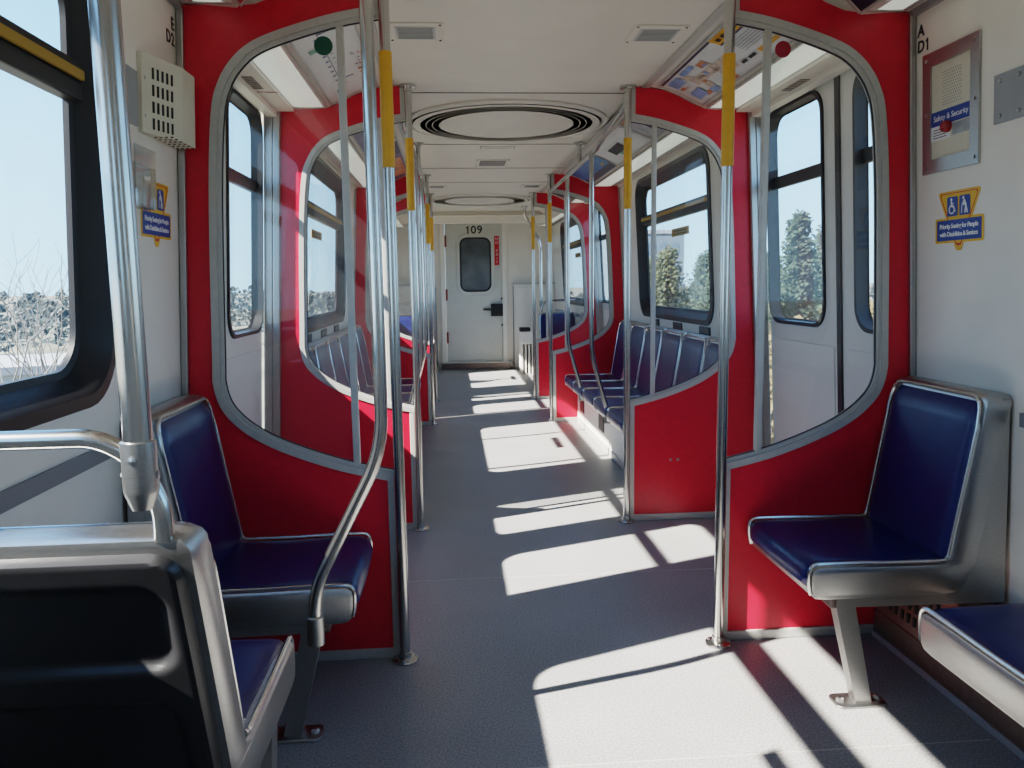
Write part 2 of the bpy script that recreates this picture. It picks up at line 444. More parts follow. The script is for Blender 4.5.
# ------------------------------------------------------------------ stanchions (straight poles)
def stanchion(x, y, label, sleeve=True, top=2.255, r=.0175):
    t = thing('stanchion', label, 'pole', (x, y, 0), 0, 'floor to ceiling stanchions')
    bm = B(); cyl(bm, (0, 0, .004), (0, 0, top-.004), r, 20); link('pole', bm, 'pole', t, True)
    bm = B(); lathe(bm, [(.044, 0), (.046, .004), (.044, .009), (.03, .013), (.022, .014), (.021, .03), (r, .031)], n=24); fl = link('base_flange', bm, 'pole', t, True)
    bm = B()
    for k in range(3):
        a = k*2*PI/3+.4; lathe(bm, [(.006, .010), (.006, .0135), (.003, .0145)], (.035*math.cos(a), .035*math.sin(a), 0), 8)
        link('screw', bm, 'bolt', fl); bm = B()
    bm.free()
    bm = B(); lathe(bm, [(r, top-.032), (.021, top-.031), (.022, top-.016), (.042, top-.012), (.042, top-.001)], n=24); link('ceiling_cup', bm, 'pole', t, True)
    if sleeve:
        bm = B(); lathe(bm, [(r, 1.648), (.0205, 1.649), (.0205, 2.0), (r, 2.001)], n=24); link('yellow_sleeve', bm, 'yellow', t, True, label='yellow plastic sleeve')
    return t
PY = [2.58, 4.04, 7.20, 8.645]
on = ['nearest', 'second', 'third', 'farthest']
for i, y in enumerate(PY):
    for s in (-1, 1):
        stanchion(s*.55, y, 'steel pole with yellow sleeve at the %s red partition, %s of aisle' % (on[i], SIDE[s]))

def rail_thing(name, label, cat, paths, r, group=None, cups=(), feet=(), flange=None):
    t = thing(name, label, cat, (paths[0][0][0], paths[0][0][1], 0), 0, group)
    o = Vector(t.location)
    bm = B()
    for P in paths: tube(bm, [Vector(p)-o for p in fillet(P, .10, 8)], r, 16)
    link('pole', bm, 'pole', t, True)
    if flange:
        bm = B(); lathe(bm, [(.0, 0), (.034, 0), (.034, flange[3]*.004), (.02, flange[3]*.009), (0, flange[3]*.009)], (flange[0]-o.x, flange[1]-o.y, flange[2]), 20, 'x'); link('wall_flange', bm, 'steel', t, True)
    for c in cups:
        bm = B(); lathe(bm, [(r, c[2]-.03), (r+.004, c[2]-.028), (r+.005, c[2]-.014), (.04, c[2]-.010), (.04, c[2]-.001)], (c[0]-o.x, c[1]-o.y, 0), 20); link('ceiling_cup', bm, 'pole', t, True)
    for f in feet:
        bm = B(); lathe(bm, [(r, -.05), (r+.006, -.048), (r+.006, .03), (r, .034)], (f[0]-o.x, f[1]-o.y, f[2]), 18); lathe(bm, [(.0, -.026), (.006, -.025), (.006, .025), (0, .026)], (f[0]-o.x, f[1]-o.y, f[2]-.01), 8, 'x'); link('clamp', bm, 'steel', t, True)
    return t

# overhead rails and bent poles by the benches
for s in (-1, 1):
    rail_thing('overhead_rail', 'curved steel handrail under the ceiling above the %s bench' % SIDE[s], 'handrail',
               [[(s*.552, 4.06, 2.215), (s*.60, 4.35, 2.215), (s*.615, 4.75, 2.205), (s*.575, 5.14, 2.105), (s*.563, 5.3, 2.10), (s*.557, 7.19, 2.10)],
                [(s*.563, 5.62, 2.25), (s*.563, 5.62, 2.10)]], .015, 'overhead rails', cups=[(s*.563, 5.62, 2.255)])
    for k, y in enumerate((5.15, 6.20)):
        rail_thing('bent_stanchion', 'bent steel pole rising from the %s bench, %s of two' % (SIDE[s], ('nearer', 'farther')[k]), 'pole',
                   [[(s*.564, y, 2.10), (s*.562, y, .80), (s*.668, y, .43), (s*.668, y, .385)]], .0155, 'bent poles at the benches', feet=[(s*.668, y, .385)])
rail_thing('bent_stanchion', 'large bent steel pole at the front left seat, reaching the ceiling', 'pole',
           [[(-.558, 2.09, 2.25), (-.558, 2.09, .84), (-.757, 2.09, .455), (-.757, 2.09, .30)]], .0175, None, cups=[(-.558, 2.09, 2.255)], feet=[(-.757, 2.09, .35)])

# ------------------------------------------------------------------ seats (local: x across, y from front edge (0) to the back, z up)
W = .478
def seat_parts(t, lean=.172, rear=False, back_h=.945, deep=.082):
    th = math.atan(lean); cs, sn = math.cos(th), math.sin(th)
    y0, z0 = .405, .345
    H = (back_h-z0)/cs
    def bmap(u, v, w): return (u, y0+v*sn+(deep-w)*cs, z0+v*cs-(deep-w)*sn*.35)
    inn = lambda v: bmap(0, v, deep)[1:]
    out_ = lambda v: bmap(0, v, 0)[1:]
    cr = (y0+.105*sn, z0+.105*cs)
    prof = [(.020, .350), (.006, .362), (0, .385), (0, .425), (.006, .440), (.022, .449), (.12, .449), (.25, .446), (.36, .446), (.400, .446), (.413, .449), inn(.115), inn(.19)]
    prof += [inn(H*q/12) for q in range(5, 11)]+[inn(H-.045), inn(H-.03), inn(H-.018)]
    a, b = inn(H), out_(H)
    prof += [(a[0]+.006, a[1]-.006), (a[0]+.02, a[1]), (b[0]-.02, b[1]+.002), (b[0]-.006, b[1]-.003)]
    prof += [out_(H-.018), out_(H-.03), out_(H-.045)]+[out_(H*q/12) for q in range(10, 1, -1)]
    prof += [(.476, .385), (.462, .362), (.440, .350), (.40, .346), (.05, .346)]
    prof = list(reversed(prof))
    bm = B(); slab(bm, prof, W, .014, lambda u, v, w: (w-W/2, u, v))
    top = back_h; r_ = .05
    for v in bm.verts:
        d = v.co.z-(top-r_)
        if d > 0 and v.co.y > .38:
            lim = W/2-r_+math.sqrt(max(0, r_*r_-min(d, r_)**2))
            v.co.x = max(-lim, min(lim, v.co.x))
    out = [(-W/2, 0), (W/2, 0)]+[(W/2-.05+.05*math.cos(a), H-.05+.05*math.sin(a)) for a in [PI/2*k/6 for k in range(7)]]+[(-W/2+.05-.05*math.sin(a), H-.05+.05*math.cos(a)) for a in [PI/2*k/6 for k in range(7)]]
    sh = link('shell', bm, 'steel', t, True)
    # bright bead that outlines the cushions
    def off(p, q, r0, d): l = math.hypot(q[0]-p[0], q[1]-p[1]); return (r0[0]-(q[1]-p[1])/l*d, r0[1]+(q[0]-p[0])/l*d)
    line = [(.004, .366), (.001, .385), (0, .410), (.003, .432), (.010, .444), (.026, .449), (.12, .449), (.25, .446), (.36, .446), (.400, .446), (.417, .452), inn(.125), inn(.19)]+[inn(H*q/12) for q in range(5, 11)]
    line = [off(line[max(k-1, 0)], line[min(k+1, len(line)-1)], line[k], (0., .002, .004, .006)[k] if k < 4 else .0075) for k in range(len(line))]
    line = catmull(line, 3)
    tp = [bmap(W/2-.014, H-.05, deep+.0075), bmap(W/2-.022, H-.030, deep+.0075), bmap(W/2-.040, H-.017, deep+.0075), bmap(W/2-.06, H-.014, deep+.0075)]
    path = [(W/2-.0085, y, z) for y, z in line]+[(x-.002, y, z) for x, y, z in tp]
    path = path+[(-x, y, z) for x, y, z in reversed(path)]
    bm = B(); tube(bm, path, .0058, 8); link('bead', bm, 'beadsteel', t, True, label='bright steel edge bead')
    # cushions: swept surfaces with soft edges
    def sweep(name, prof, half, nx=16, soft=.03, puff=.014, front=True):
        bm = B(); n = len(prof); rows = []
        lens = [0]
        for k in range(1, n): lens.append(lens[-1]+math.hypot(prof[k][0]-prof[k-1][0], prof[k][1]-prof[k-1][1]))
        for k in range(n):
            a = prof[max(k-1, 0)]; b = prof[min(k+1, n-1)]
            ty, tz = b[0]-a[0], b[1]-a[1]; l = math.hypot(ty, tz); ny, nz = -tz/l, ty/l
            e1 = lens[k] if front else lens[-1]-lens[k]
            row = []
            for j in range(nx+1):
                x = -half+2*half*(.5-.5*math.cos(PI*j/nx)) 
                e = min(half-abs(x), e1)
                h = puff*(1-(1-min(e/soft, 1))**2.2)+.004*(1-(x/half)**2)
                row.append((x, prof[k][0]+ny*h, prof[k][1]+nz*h))
            rows.append(row)
        loft(bm, rows, False)
        return link(name, bm, 'vinyl', t, True)
    e = .016
    P = [(.010, .375), (.004, .395), (.002, .412), (.006, .428), (.016, .439), (.034, .4425), (.08, .4425), (.14, .441), (.20, .439), (.26, .437), (.32, .437), (.37, .439), (.395, .441), (.425, .441)]
    sweep('seat_cushion', P, W/2-e)
    Q = []
    for k in range(15):
        v = .090+(H-.028-.090)*k/14
        x, y, z = bmap(0, v, deep); Q.append((y, z))
    hp = sweep('back_cushion', Q, W/2-e, puff=.014, front=False)
    # soften cushion top corners: pull rows near the top inwards
    for vv in hp.data.vertices:
        d = back_h-.03-vv.co.z
        if d < .05: vv.co.x *= 1-.11*(1-d/.05)**2
    if rear:
        # black moulded back with two pressed recesses
        nx, nz = 80, 104
        hw = W/2-.016; v0, v1 = .03, H-.020
        def sd(u, v, a, b, c, d, r):
            qx = abs(u-(a+c)/2)-(c-a)/2+r; qy = abs(v-(b+d)/2)-(d-b)/2+r
            return min(max(qx, qy), 0)+math.hypot(max(qx, 0), max(qy, 0))-r
        def ss(x): x = max(0, min(1, x)); return x*x*(3-2*x)
        bm = B(); rows = []
        for k in range(nz+1):
            v = v0+(v1-v0)*k/nz; row = []
            for j in range(nx+1):
                u = -hw+2*hw*j/nx
                d = sd(u, v, -hw, v0, hw, v1, .05)
                h = .028*ss((-d+.001)/.014)-.006
                for (a, b, c, dd) in ((-hw+.026, v1-.225, hw-.026, v1-.050), (-hw+.040, v0+.06, hw-.040, v1-.275)):
                    h -= .017*ss(-sd(u, v, a, b, c, dd, .05)/.022)
                hh = h
                row.append(bmap(max(-hw, min(hw, u)), v, -hh+.001))
            rows.append(row)
        loft(bm, rows, False)
        link('back_cover', bm, 'plastic', t, True, label='black moulded plastic back cover with pressed recesses')
    return H

def mount_plate(t, side):
    """stainless end plate between the shell and the wall, on local x side"""
    x = side*(W/2-.012)
    bm = B(); pts = [(.085, .352), (.085, .322), (.60, .315), (.578, .93), (.555, .93), (.47, .40), (.42, .352)]
    plate(bm, pts, [], x-.003, x+.003, lambda u, v, w: (w, u, v)); link('end_plate', bm, 'steel', t)

def seat_leg(t, side):
    x = side*.19
    bm = B()
    A = [(x-.022, .085, .345), (x+.022, .085, .345), (x+.022, .145, .345), (x-.022, .145, .345)]
    Bq = [(x-.020, .165, .008), (x+.020, .165, .008), (x+.020, .215, .008), (x-.020, .215, .008)]
    loft(bm, [A, Bq], True, True, True); lg = link('leg', bm, 'steel', t)
    bm = B(); slab(bm, rrect(x-.045, .105, x+.035, .262, .02, 4), .009, .003, lambda u, v, w: (u, v, w)); fp = link('foot_plate', bm, 'steel', lg)
    bm = B()
    bm.free()
    for yy in (.128, .243): bm = B(); lathe(bm, [(.012, .009), (.012, .016), (.007, .019)], (x-.005, yy, 0), 8); link('bolt', bm, 'bolt', fp)
    bm = B(); rbox(bm, (x-.03, .07, .315), (x+.03, .46, .348), .006); link('cross_bearer', bm, 'darksteel', t)

# local +y (towards seat back) maps to the wall: right bench rot -90 deg, left +90 deg
ROT = {1: -PI/2, -1: PI/2}
def side_loc(s, y): return (s*.655, y, 0)
single = None
t = thing('passenger_seat', 'single navy seat against the right wall beside the nearest red partition', 'seat', side_loc(1, 2.345), ROT[1], 'sideways single seats')
seat_parts(t); 
# camera side of the right seat is -Y world: local x = ? (rot -90: local x -> -Y)
mount_plate(t, 1); seat_leg(t, 1); single = t
def other(s, y, lab):
    q = thing('passenger_seat', lab, 'seat', side_loc(s, y), ROT[s], 'sideways single seats')
    seat_parts(q); mount_plate(q, s if y < MID else -s); seat_leg(q, s if y < MID else -s); return q
other(-1, 2.345, 'single navy seat in shade against the left wall beside the nearest red partition')
for s in (-1, 1): other(s, 2*MID-2.345, 'far single navy seat against the %s wall just beyond the farthest red partition' % SIDE[s])
# benches of six
ordn = ['nearest', 'second', 'third', 'fourth', 'fifth', 'farthest']
proto = None
for s in (-1, 1):
    for k in range(6):
        y = 4.325+.4855*k
        lab = '%s navy seat of the six along the %s bench' % (ordn[k], SIDE[s])
        if proto is None:
            proto = thing('passenger_seat', lab, 'seat', side_loc(s, y), ROT[s], 'bench seats between the doors'); seat_parts(proto)
        else: dup(proto, side_loc(s, y), ROT[s], lab)
    # bench base box
    t = thing('bench_base', 'white boxed base with dark grilles under the %s bench' % SIDE[s], 'bench base', (s*.8, MID, 0))
    bm = B(); rbox(bm, (-.012 if s > 0 else -.43, -1.52, .0), (.43 if s > 0 else .012, 1.52, .343), .006); link('kick_panel', bm, 'white', t)
    bm = B(); box(bm, (-s*.012-.006, -1.52, 0), (-s*.012+.006, 1.52, .05)); link('skirting', bm, 'alu', t)
    for yy in (-.95, .35, 1.25):
        bm = B(); x0 = -s*.014
        box(bm, (x0-.003, yy-.10, .13), (x0+.003, yy+.10, .31)); g = link('grille', bm, 'dark', t)
        bm = B()
        for q in range(9): box(bm, (x0-.006, yy-.10, .135+q*.02), (x0+.006, yy+.10, .143+q*.02))
        link('grille_slat', bm, 'darksteel', g)
    for yy in (-1.2, -.5, .1, .8):
        bm = B(); rbox(bm, (-s*.018-.012, yy-.02, .30), (-s*.018+.012, yy+.02, .335), .004); link('latch', bm, 'steel', t)
    # black brackets on the wall between the bench and the window
    for k in range(3):
        y = MID-.75+k*.6
        bm = B(); rbox(bm, (y-.10, .935, -.012), (y+.10, .99, .001), .004, lambda y_, z, w: (s*(wx(z)+w), y_, z))
        link('wall_bracket', bm, 'black', None, label='black plate on the %s wall under the bench window, %s of three' % (SIDE[s], ('nearest', 'middle', 'farthest')[k]), cat='bracket', group='black plates under the bench windows')

# transverse seats (facing the middle of the car)
for s in (-1, 1):
    for far in (0, 1):
        yf = 1.815 if not far else 2*MID-1.815
        lab = ('navy seat facing forward beside the %s window, %s' % (SIDE[s], 'seen from behind, nearest of all' if s < 0 else 'only its front corner in view')) if not far else \
              'far navy seat facing the camera beside the %s window at the end' % SIDE[s]
        t = thing('passenger_seat', lab, 'seat', (s*(.995 if s < 0 or far else 1.03), yf-(.012 if s > 0 and not far else 0), 0), PI if not far else 0, 'crosswise seats')
        seat_parts(t, .30, not far, .918, .085)
        ls = (1 if s < 0 else -1)*(1 if far else -1)
        if not (s > 0 and not far): seat_leg(t, ls)
        # grab rail along the top of the back with a post up to the ceiling
        yb = 1.17 if not far else 2*MID-1.17
        sg = 'near' if not far else 'far'
        if not (s > 0 and not far):
            rail_thing('grab_rail', '%s steel grab rail on top of the %s crosswise seat back' % (sg, SIDE[s]), 'handrail',
                   [[(s*.800, yb, .905), (s*.800, yb, .955), (s*.832, yb, 1.03), (s*.885, yb, 1.062), (s*1.20, yb, 1.062), (s*1.234, yb, 1.062)]], .0145, 'grab rails on seat backs', flange=(s*1.226, yb, 1.062, s))
            t2 = thing('grab_post', '%s steel post from the %s grab rail to the ceiling' % ('thick near' if not far else 'distant', SIDE[s]), 'pole', (s*.802, yb-(.065 if not far else -.065), 0), 0, 'posts over the crosswise seats')
            bm = B(); tube(bm, fillet([(0, 0, 1.0), (0, 0, 1.80), (-s*.20, 0, 2.15), (-s*.20, 0, 2.25)], .12, 8), .0193, 18); link('pole', bm, 'pole', t2, True)
            bm = B(); lathe(bm, [(.0, .972), (.014, .972), (.0225, .995), (.0235, 1.0), (.0235, 1.068), (.0185, 1.070)], n=22); fi = link('socket', bm, 'steel', t2, True)
            bm = B(); lathe(bm, [(.0, -.0275), (.006, -.026), (.006, .0)], (0, 0, 1.045), 8, 'y'); lathe(bm, [(0, -.026), (.006, -.025), (.006, .025), (0, .026)], (0, 0, 1.02), 8, 'x'); link('screw', bm, 'bolt', fi)
            bm = B(); lathe(bm, [(.0185, 2.225), (.023, 2.226), (.04, 2.246), (.04, 2.254)], (-s*.20, 0, 0), 20); link('ceiling_cup', bm, 'pole', t2, True)

# ------------------------------------------------------------------ heater covers along the end bays
for s in (-1, 1):
    for far in (0, 1):
        a, b = (.2, 2.585) if not far else (8.66, 11.0)
        t = thing('heater_cover', '%s low dark heater cover along the floor of the %s wall' % ('near' if not far else 'far', SIDE[s]), 'heater', (s*1.2, (a+b)/2, 0), 0, 'heater covers')
        h = (b-a)/2
        bm = B(); pr = [(-.075, 0), (-.075, .10), (-.07, .105), (-.055, .29), (-.045, .30), (.035, .30), (.035, 0)]
        plate(bm, [(s*u, v) for u, v in pr], [], -h, h, lambda u, v, w: (u, w, v)); c = link('cover', bm, 'darksteel', t)
        bm = B()
        for q in range(int(2*h/.035)):
            for r_ in range(3):
                y = -h+.05+q*.035; z = .135+r_*.045; x = -s*(.0715-(z-.105)*.081)
                box(bm, (x-.003, y, z), (x+.003, y+.012, z+.030))
        link('vent_slot', bm, 'dark', c)
        bm = B(); rbox(bm, (-s*.077-.004, -h, 0), (-s*.077+.004, h, .022), .002); link('skirting', bm, 'grey', t)

# ------------------------------------------------------------------ ceiling fittings
for yc, lab in ((4.93, 'large round ceiling air diffuser over the near end of the benches'), (9.3, 'far round ceiling air diffuser near the end door')):
    t = thing('air_diffuser', lab, 'vent', (0, yc, 2.255), 0, 'round ceiling diffusers')
    bm = B(); lathe(bm, [(.612, 0), (.612, -.010), (.598, -.018), (.585, -.020), (.577, -.006), (.575, 0)], n=64); link('flange', bm, 'ceil', t, True)
    bm = B(); lathe(bm, [(.0, -.001), (.576, -.001), (.576, -.002), (.0, -.002)], n=64); link('duct', bm, 'dark', t)
    for k in range(4):
        r = .566-k*.038
        bm = B(); lathe(bm, [(r, -.020), (r-.002, -.0215), (r-.036, -.0085), (r-.036, -.0065), (r-.003, -.018)], n=72); link('louvre_ring', bm, 'ceil', t, True)
    bm = B(); lathe(bm, [(.0, -.023), (.385, -.0225), (.409, -.020), (.412, -.015), (.385, -.006), (.0, -.006)], n=64); link('centre_plate', bm, 'ceil', t, True)

def ceil_grille(name, x, y, w, d, lab, group, slots, m='alu'):
    t = thing(name, lab, 'ceiling vent', (x, y, 2.255), 0, group)
    bm = B(); slab(bm, rrect(-w/2, -d/2, w/2, d/2, .012, 3), .006, .002, lambda u, v, q: (u, v, -q)); link('frame', bm, 'ceil', t)
    bm = B(); box(bm, (-w/2+.03, -d/2+.035, -.0085), (w/2-.03, d/2-.035, -.005)); g = link('grille', bm, m, t)
    if slots:
        bm = B(); n = 9
        for k in range(n): yy = -d/2+.045+(d-.09)*k/(n-1); box(bm, (-w/2+.04, yy-.002, -.0105), (w/2-.04, yy+.002, -.008))
        link('grille_slot', bm, 'grey', g)
    bm = B()
    for a in (-1, 1):
        for b in (-1, 1): lathe(bm, [(.005, -.004), (.005, -.008), (.002, -.009)], (a*(w/2-.012), b*(d/2-.014), 0), 8)
    link('screw', bm, 'ink', t)
for s in (-1, 1):
    ceil_grille('ceiling_speaker', s*.475, 3.21, .215, .215, 'square perforated ceiling speaker above the near doors, %s one' % SIDE[s], 'ceiling speakers', True, 'perf')
ceil_grille('ceiling_light', 0, 5.80, .26, .09, 'small pale lamp plate in the ceiling behind the near air diffuser', 'ceiling plates', False, 'perf')
ceil_grille('ceiling_vent', 0, 6.52, .27, .34, 'square ceiling plate with a dark slot over the benches', 'ceiling plates', False, 'darksteel')
for s in (-1, 1):
    ceil_grille('ceiling_speaker', s*.475, 8.03, .215, .215, 'square perforated ceiling speaker above the far doors, %s one' % SIDE[s], 'ceiling speakers', True, 'perf')

# cove: advertising cards and light strips
CARC = [(.69, 2.2485), (.74, 2.2385), (.79, 2.2195), (.84, 2.1985), (.885, 2.176), (.925, 2.158)]
def arc_len(A):
    L_ = [0]
    for k in range(1, len(A)): L_.append(L_[-1]+math.hypot(A[k][0]-A[k-1][0], A[k][1]-A[k-1][1]))
    return L_
def on_arc(A, t):
    L_ = arc_len(A); d = t*L_[-1]
    for k in range(1, len(A)):
        if d <= L_[k]+1e-9:
            f = (d-L_[k-1])/(L_[k]-L_[k-1]); x = A[k-1][0]+(A[k][0]-A[k-1][0])*f; z = A[k-1][1]+(A[k][1]-A[k-1][1])*f
            dx, dz = A[k][0]-A[k-1][0], A[k][1]-A[k-1][1]; l = math.hypot(dx, dz)
            return x, z, dz/l, -dx/l
def card_patch(bm, s, A, y0, y1, t0, t1, off, oy=0, ox=0):
    n = max(2, int(abs(t1-t0)*8)+1); rows = []
    for k in range(n+1):
        x, z, nx, nz = on_arc(A, min(1, max(0, t0+(t1-t0)*k/n)))
        rows.append([(s*(x+nx*off)-ox, y0-oy, z+nz*off), (s*(x+nx*off)-ox, y1-oy, z+nz*off)])
    loft(bm, rows, False)
def card(s, A, y0, y1, base, lab, deco, group=None):
    yc = (y0+y1)/2; ox = s*A[len(A)//2][0]
    t = thing('advertising_card', lab, 'advert', (ox, yc, 0), 0, group)
    bm = B(); card_patch(bm, s, A, y0, y1, 0, 1, .004, yc, ox); link('card', bm, base, t)
    bm = B()
    for ya in (y0-.012, y1): card_patch(bm, s, A, ya, ya+.012, 0, 1, .009, yc, ox)
    card_patch(bm, s, A, y0, y1, 0, .04, .009, yc, ox); card_patch(bm, s, A, y0, y1, .96, 1, .009, yc, ox)
    link('card_frame', bm, 'alu', t)
    groups = {}
    for (m, a, b, c, d) in deco: groups.setdefault(m, []).append((a, b, c, d))
    for i, (m, R) in enumerate(groups.items()):
        bm = B()
        for a, b, c, d in R: card_patch(bm, s, A, y0+(y1-y0)*a, y0+(y1-y0)*b, c, d, .0052+.0008*i, yc, ox)
        link('print', bm, m, t)
    return t
# near vestibule, right: city map with a yellow headline; left: route diagram
rd = [('carddark', .45, 1., .05, .10), ('yellow', .02, .45, .06, .26), ('carddark', .02, .45, .26, .30)]
rr = random.Random(3)
for k in range(26): y = rr.uniform(.5, .95); t_ = rr.uniform(.15, .85); rd.append((rr.choice(['mapblue', 'maptan', 'maptan', 'orange', 'card']), y, y+rr.uniform(.02, .07), t_, t_+rr.uniform(.04, .14)))
rd += [('mapblue', .86, .97, .15, .38), ('mapblue', .70, .82, .14, .26), ('mapblue', .86, .96, .62, .85), ('maptan', .62, .84, .42, .6), ('maptan', .5, .66, .45, .58)]
for k in range(9):
    if k != 4: rd.append(('ink', .06+k*.042, .085+k*.042, .12, .20))
for k in range(6): rd.append(('cardgrey', .05, .40, .36+k*.05, .375+k*.05))
rd += [('yellow', .02, .36, .74, .82), ('ink', .38, .43, .74, .80), ('ink', .45, .49, .74, .80)]
card(1, CARC, 2.68, 3.98, 'card', 'city map card with a yellow headline above the near right doors', rd, 'cove cards')
ld = [('lineblue', .30, .92, .60, .615), ('lineblue', .29, .31, .33, .615), ('lineblue', .78, .79, .35, .6)]
for k in range(11): ld.append(('lineblue', .33+k*.055, .345+k*.055, .63, .69)); ld.append(('cardgrey', .34+k*.05, .35+k*.05, .50, .56))
ld += [('green', .40, .43, .72, .84), ('green', .88, .92, .66, .76)]
for k in range(26): y = rr.uniform(.55, .97); t_ = rr.uniform(.03, .24); ld.append((rr.choice(['dotred', 'yellow', 'carddark', 'orange', 'cardgrey']), y, y+rr.uniform(.006, .022), t_, t_+rr.uniform(.02, .06)))
card(-1, CARC, 2.68, 3.98, 'card', 'white route map with a dark blue line above the near left doors', ld, 'cove cards')
gd = [('card', .05, .3, .1, .9), ('orange', .8, .95, .05, .2), ('green', .55, .65, .6, .8), ('ink', .4, .75, .4, .7), ('card', .42, .6, .72, .9)]
bd = [('mapblue', .1+.08*k, .13+.08*k, .2, .5) for k in range(8)]+[('carddark', .02, .98, .74, .98), ('yellow', .1, .2, .6, .66)]
od = [('carddark', .0, .3, .0, 1.), ('orange', .4, .9, .1, .5), ('card', .35, .95, .7, .9)]
for (s, y0, y1, base, lab, dd) in (
    (1, 4.12, 4.95, 'cardgrey', 'grey printed card over the near end of the right bench', gd),
    (1, 4.99, 5.98, 'card', 'pale printed card over the middle of the right bench', gd),
    (1, 6.04, 7.12, 'sky blue card', 'blue printed card over the far end of the right bench', bd),
    (-1, 4.12, 5.4, 'cardpurple', 'dark purple card over the near end of the left bench', [('card', .3, .5, .5, .55)]),
    (-1, 5.46, 7.12, 'cardpurple', 'dark card with orange print over the far end of the left bench', od),
    (1, 7.26, 8.54, 'cardgrey', 'dark card with yellow print above the far right doors', [('yellow', .05, .3, .1, .3), ('carddark', .35, .95, .1, .9)]),
    (-1, 7.26, 8.54, 'orange', 'orange printed card above the far left doors', [('card', .6, .9, .2, .8)])):
    card(s, CARC, y0, y1, base, lab, dd, 'cove cards')
NARC = [(.90, 2.222), (.95, 2.175), (.99, 2.1375)]
for s in (-1, 1):
    card(s, NARC, .4, 2.58, 'carddark' if s > 0 else 'signred', '%s card over the nearest bay on the %s, just cut by the top edge' % ('dark blue' if s > 0 else 'red', SIDE[s]), [('card', .1, .9, .3, .4)], 'cove cards')
    for k, (a, b) in enumerate(((.0, 2.58), (2.68, 4.0), (4.10, 7.14), (7.24, 8.56), (8.66, 11.9))):
        w0, w1 = (1.005, 1.125) if k in (0, 4) else (.945, 1.105)
        nm = ('nearest bay', 'near doors', 'bench', 'far doors', 'end bay')[k]
        t = thing('light_strip', 'fluorescent light strip above the %s on the %s' % (nm, SIDE[s]), 'light', (s*(w0+w1)/2, (a+b)/2, 2.146), 0, 'fluorescent light strips')
        hw, hl = (w1-w0)/2, (b-a)/2
        bm = B(); n = 8
        prof = [(-hw, .0)]+[(-hw+2*hw*q/n, -.006-.004*math.sin(PI*q/n)) for q in range(n+1)]+[(hw, 0)]
        plate(bm, prof, [], -hl, hl, lambda u, v, w: (u, w, v)); link('diffuser', bm, 'light', t, True)
        bm = B()
        for e in (-1, 1): rbox(bm, (e*hw-.008, -hl, -.010), (e*hw+.008, hl, .001), .002)
        for e in (-1, 1): rbox(bm, (-hw, e*(hl-.01)-.008, -.012), (hw, e*(hl-.01)+.008, .001), .002)
        link('strip_frame', bm, 'alu', t)

# ------------------------------------------------------------------ wall fittings near the camera
def wpart(bm, s, a, b, z0, z1, w0, w1, r=0):
    mp = lambda y, z, w: (s*(wx(z)+w), y, z)
    if r: rbox(bm, (a, z0, w0), (b, z1, w1), r, mp)
    else: box(bm, (a, z0, w0), (b, z1, w1), mp)
    return bm

# speaker box, left
t = thing('intercom_speaker', 'cream slotted speaker box on the left wall above the priority sign', 'speaker')
zt, zb = 1.915, 1.705
def sb(z, k=0): return [(-wx(z)+.001, 2.285, z-k), (-wx(z)+.012, 2.285, z-k), (-wx(z)+.066, 2.45, z-k), (-wx(z)+.068, 2.555, z-k), (-wx(z)+.001, 2.57, z-k)]
bm = B(); loft(bm, [sb(zb-.0), sb(zb+.008), sb(zt-.006), sb(zt)], True, True, True); link('case', bm, 'cream', t)
def face(u, v, w):      # u 0..1 along the angled face, v height, w outward
    z = v; a = Vector((-wx(z)+.012, 2.285, z)); b = Vector((-wx(z)+.066, 2.45, z)); d = b-a; n = Vector((d.y, -d.x, 0)).normalized()
    return a+d*u+n*w
bm = B()
for r_ in range(4):
    for c in range(5):
        u = .24+c*.115; z = 1.868-r_*.045
        box(bm, (u, z-.015, -.001), (u+.045, z+.015, .0015), lambda u_, z_, w: face(u_, z_, w))
link('speaker_slot', bm, 'dark', t)
bm = B()
for z in (1.85, 1.75): box(bm, (.06, z-.004, -.001), (.09, z+.004, .0015), lambda u_, z_, w: face(u_, z_, w))
link('screw', bm, 'bolt', t)
bm = B()
for c in range(6):
    for r_ in range(4): cyl(bm, (-wx(zb)+.016+r_*.015, 2.37+c*.036, zb-.0015), (-wx(zb)+.016+r_*.015, 2.37+c*.036, zb+.001), .004, 8)
link('bottom_hole', bm, 'dark', t)

bm = B(); wpart(bm, -1, 2.16, 2.275, 1.715, 1.86, -.006, .001, .002); link('cover_plate', bm, 'grey', None, label='small grey metal plate on the left wall beside the speaker box', cat='plate')
t = thing('leaflet_holder', 'clear acrylic leaflet holder on the left wall overlapping the priority sign', 'holder')
bm = B(); wpart(bm, -1, 2.17, 2.315, 1.50, 1.655, -.034, -.031); link('front_sheet', bm, 'acrylic', t)
bm = B(); wpart(bm, -1, 2.17, 2.315, 1.497, 1.503, -.034, -.001); wpart(bm, -1, 2.312, 2.315, 1.50, 1.61, -.034, -.001); wpart(bm, -1, 2.17, 2.173, 1.50, 1.61, -.034, -.001); link('holder_side', bm, 'acrylic', t)

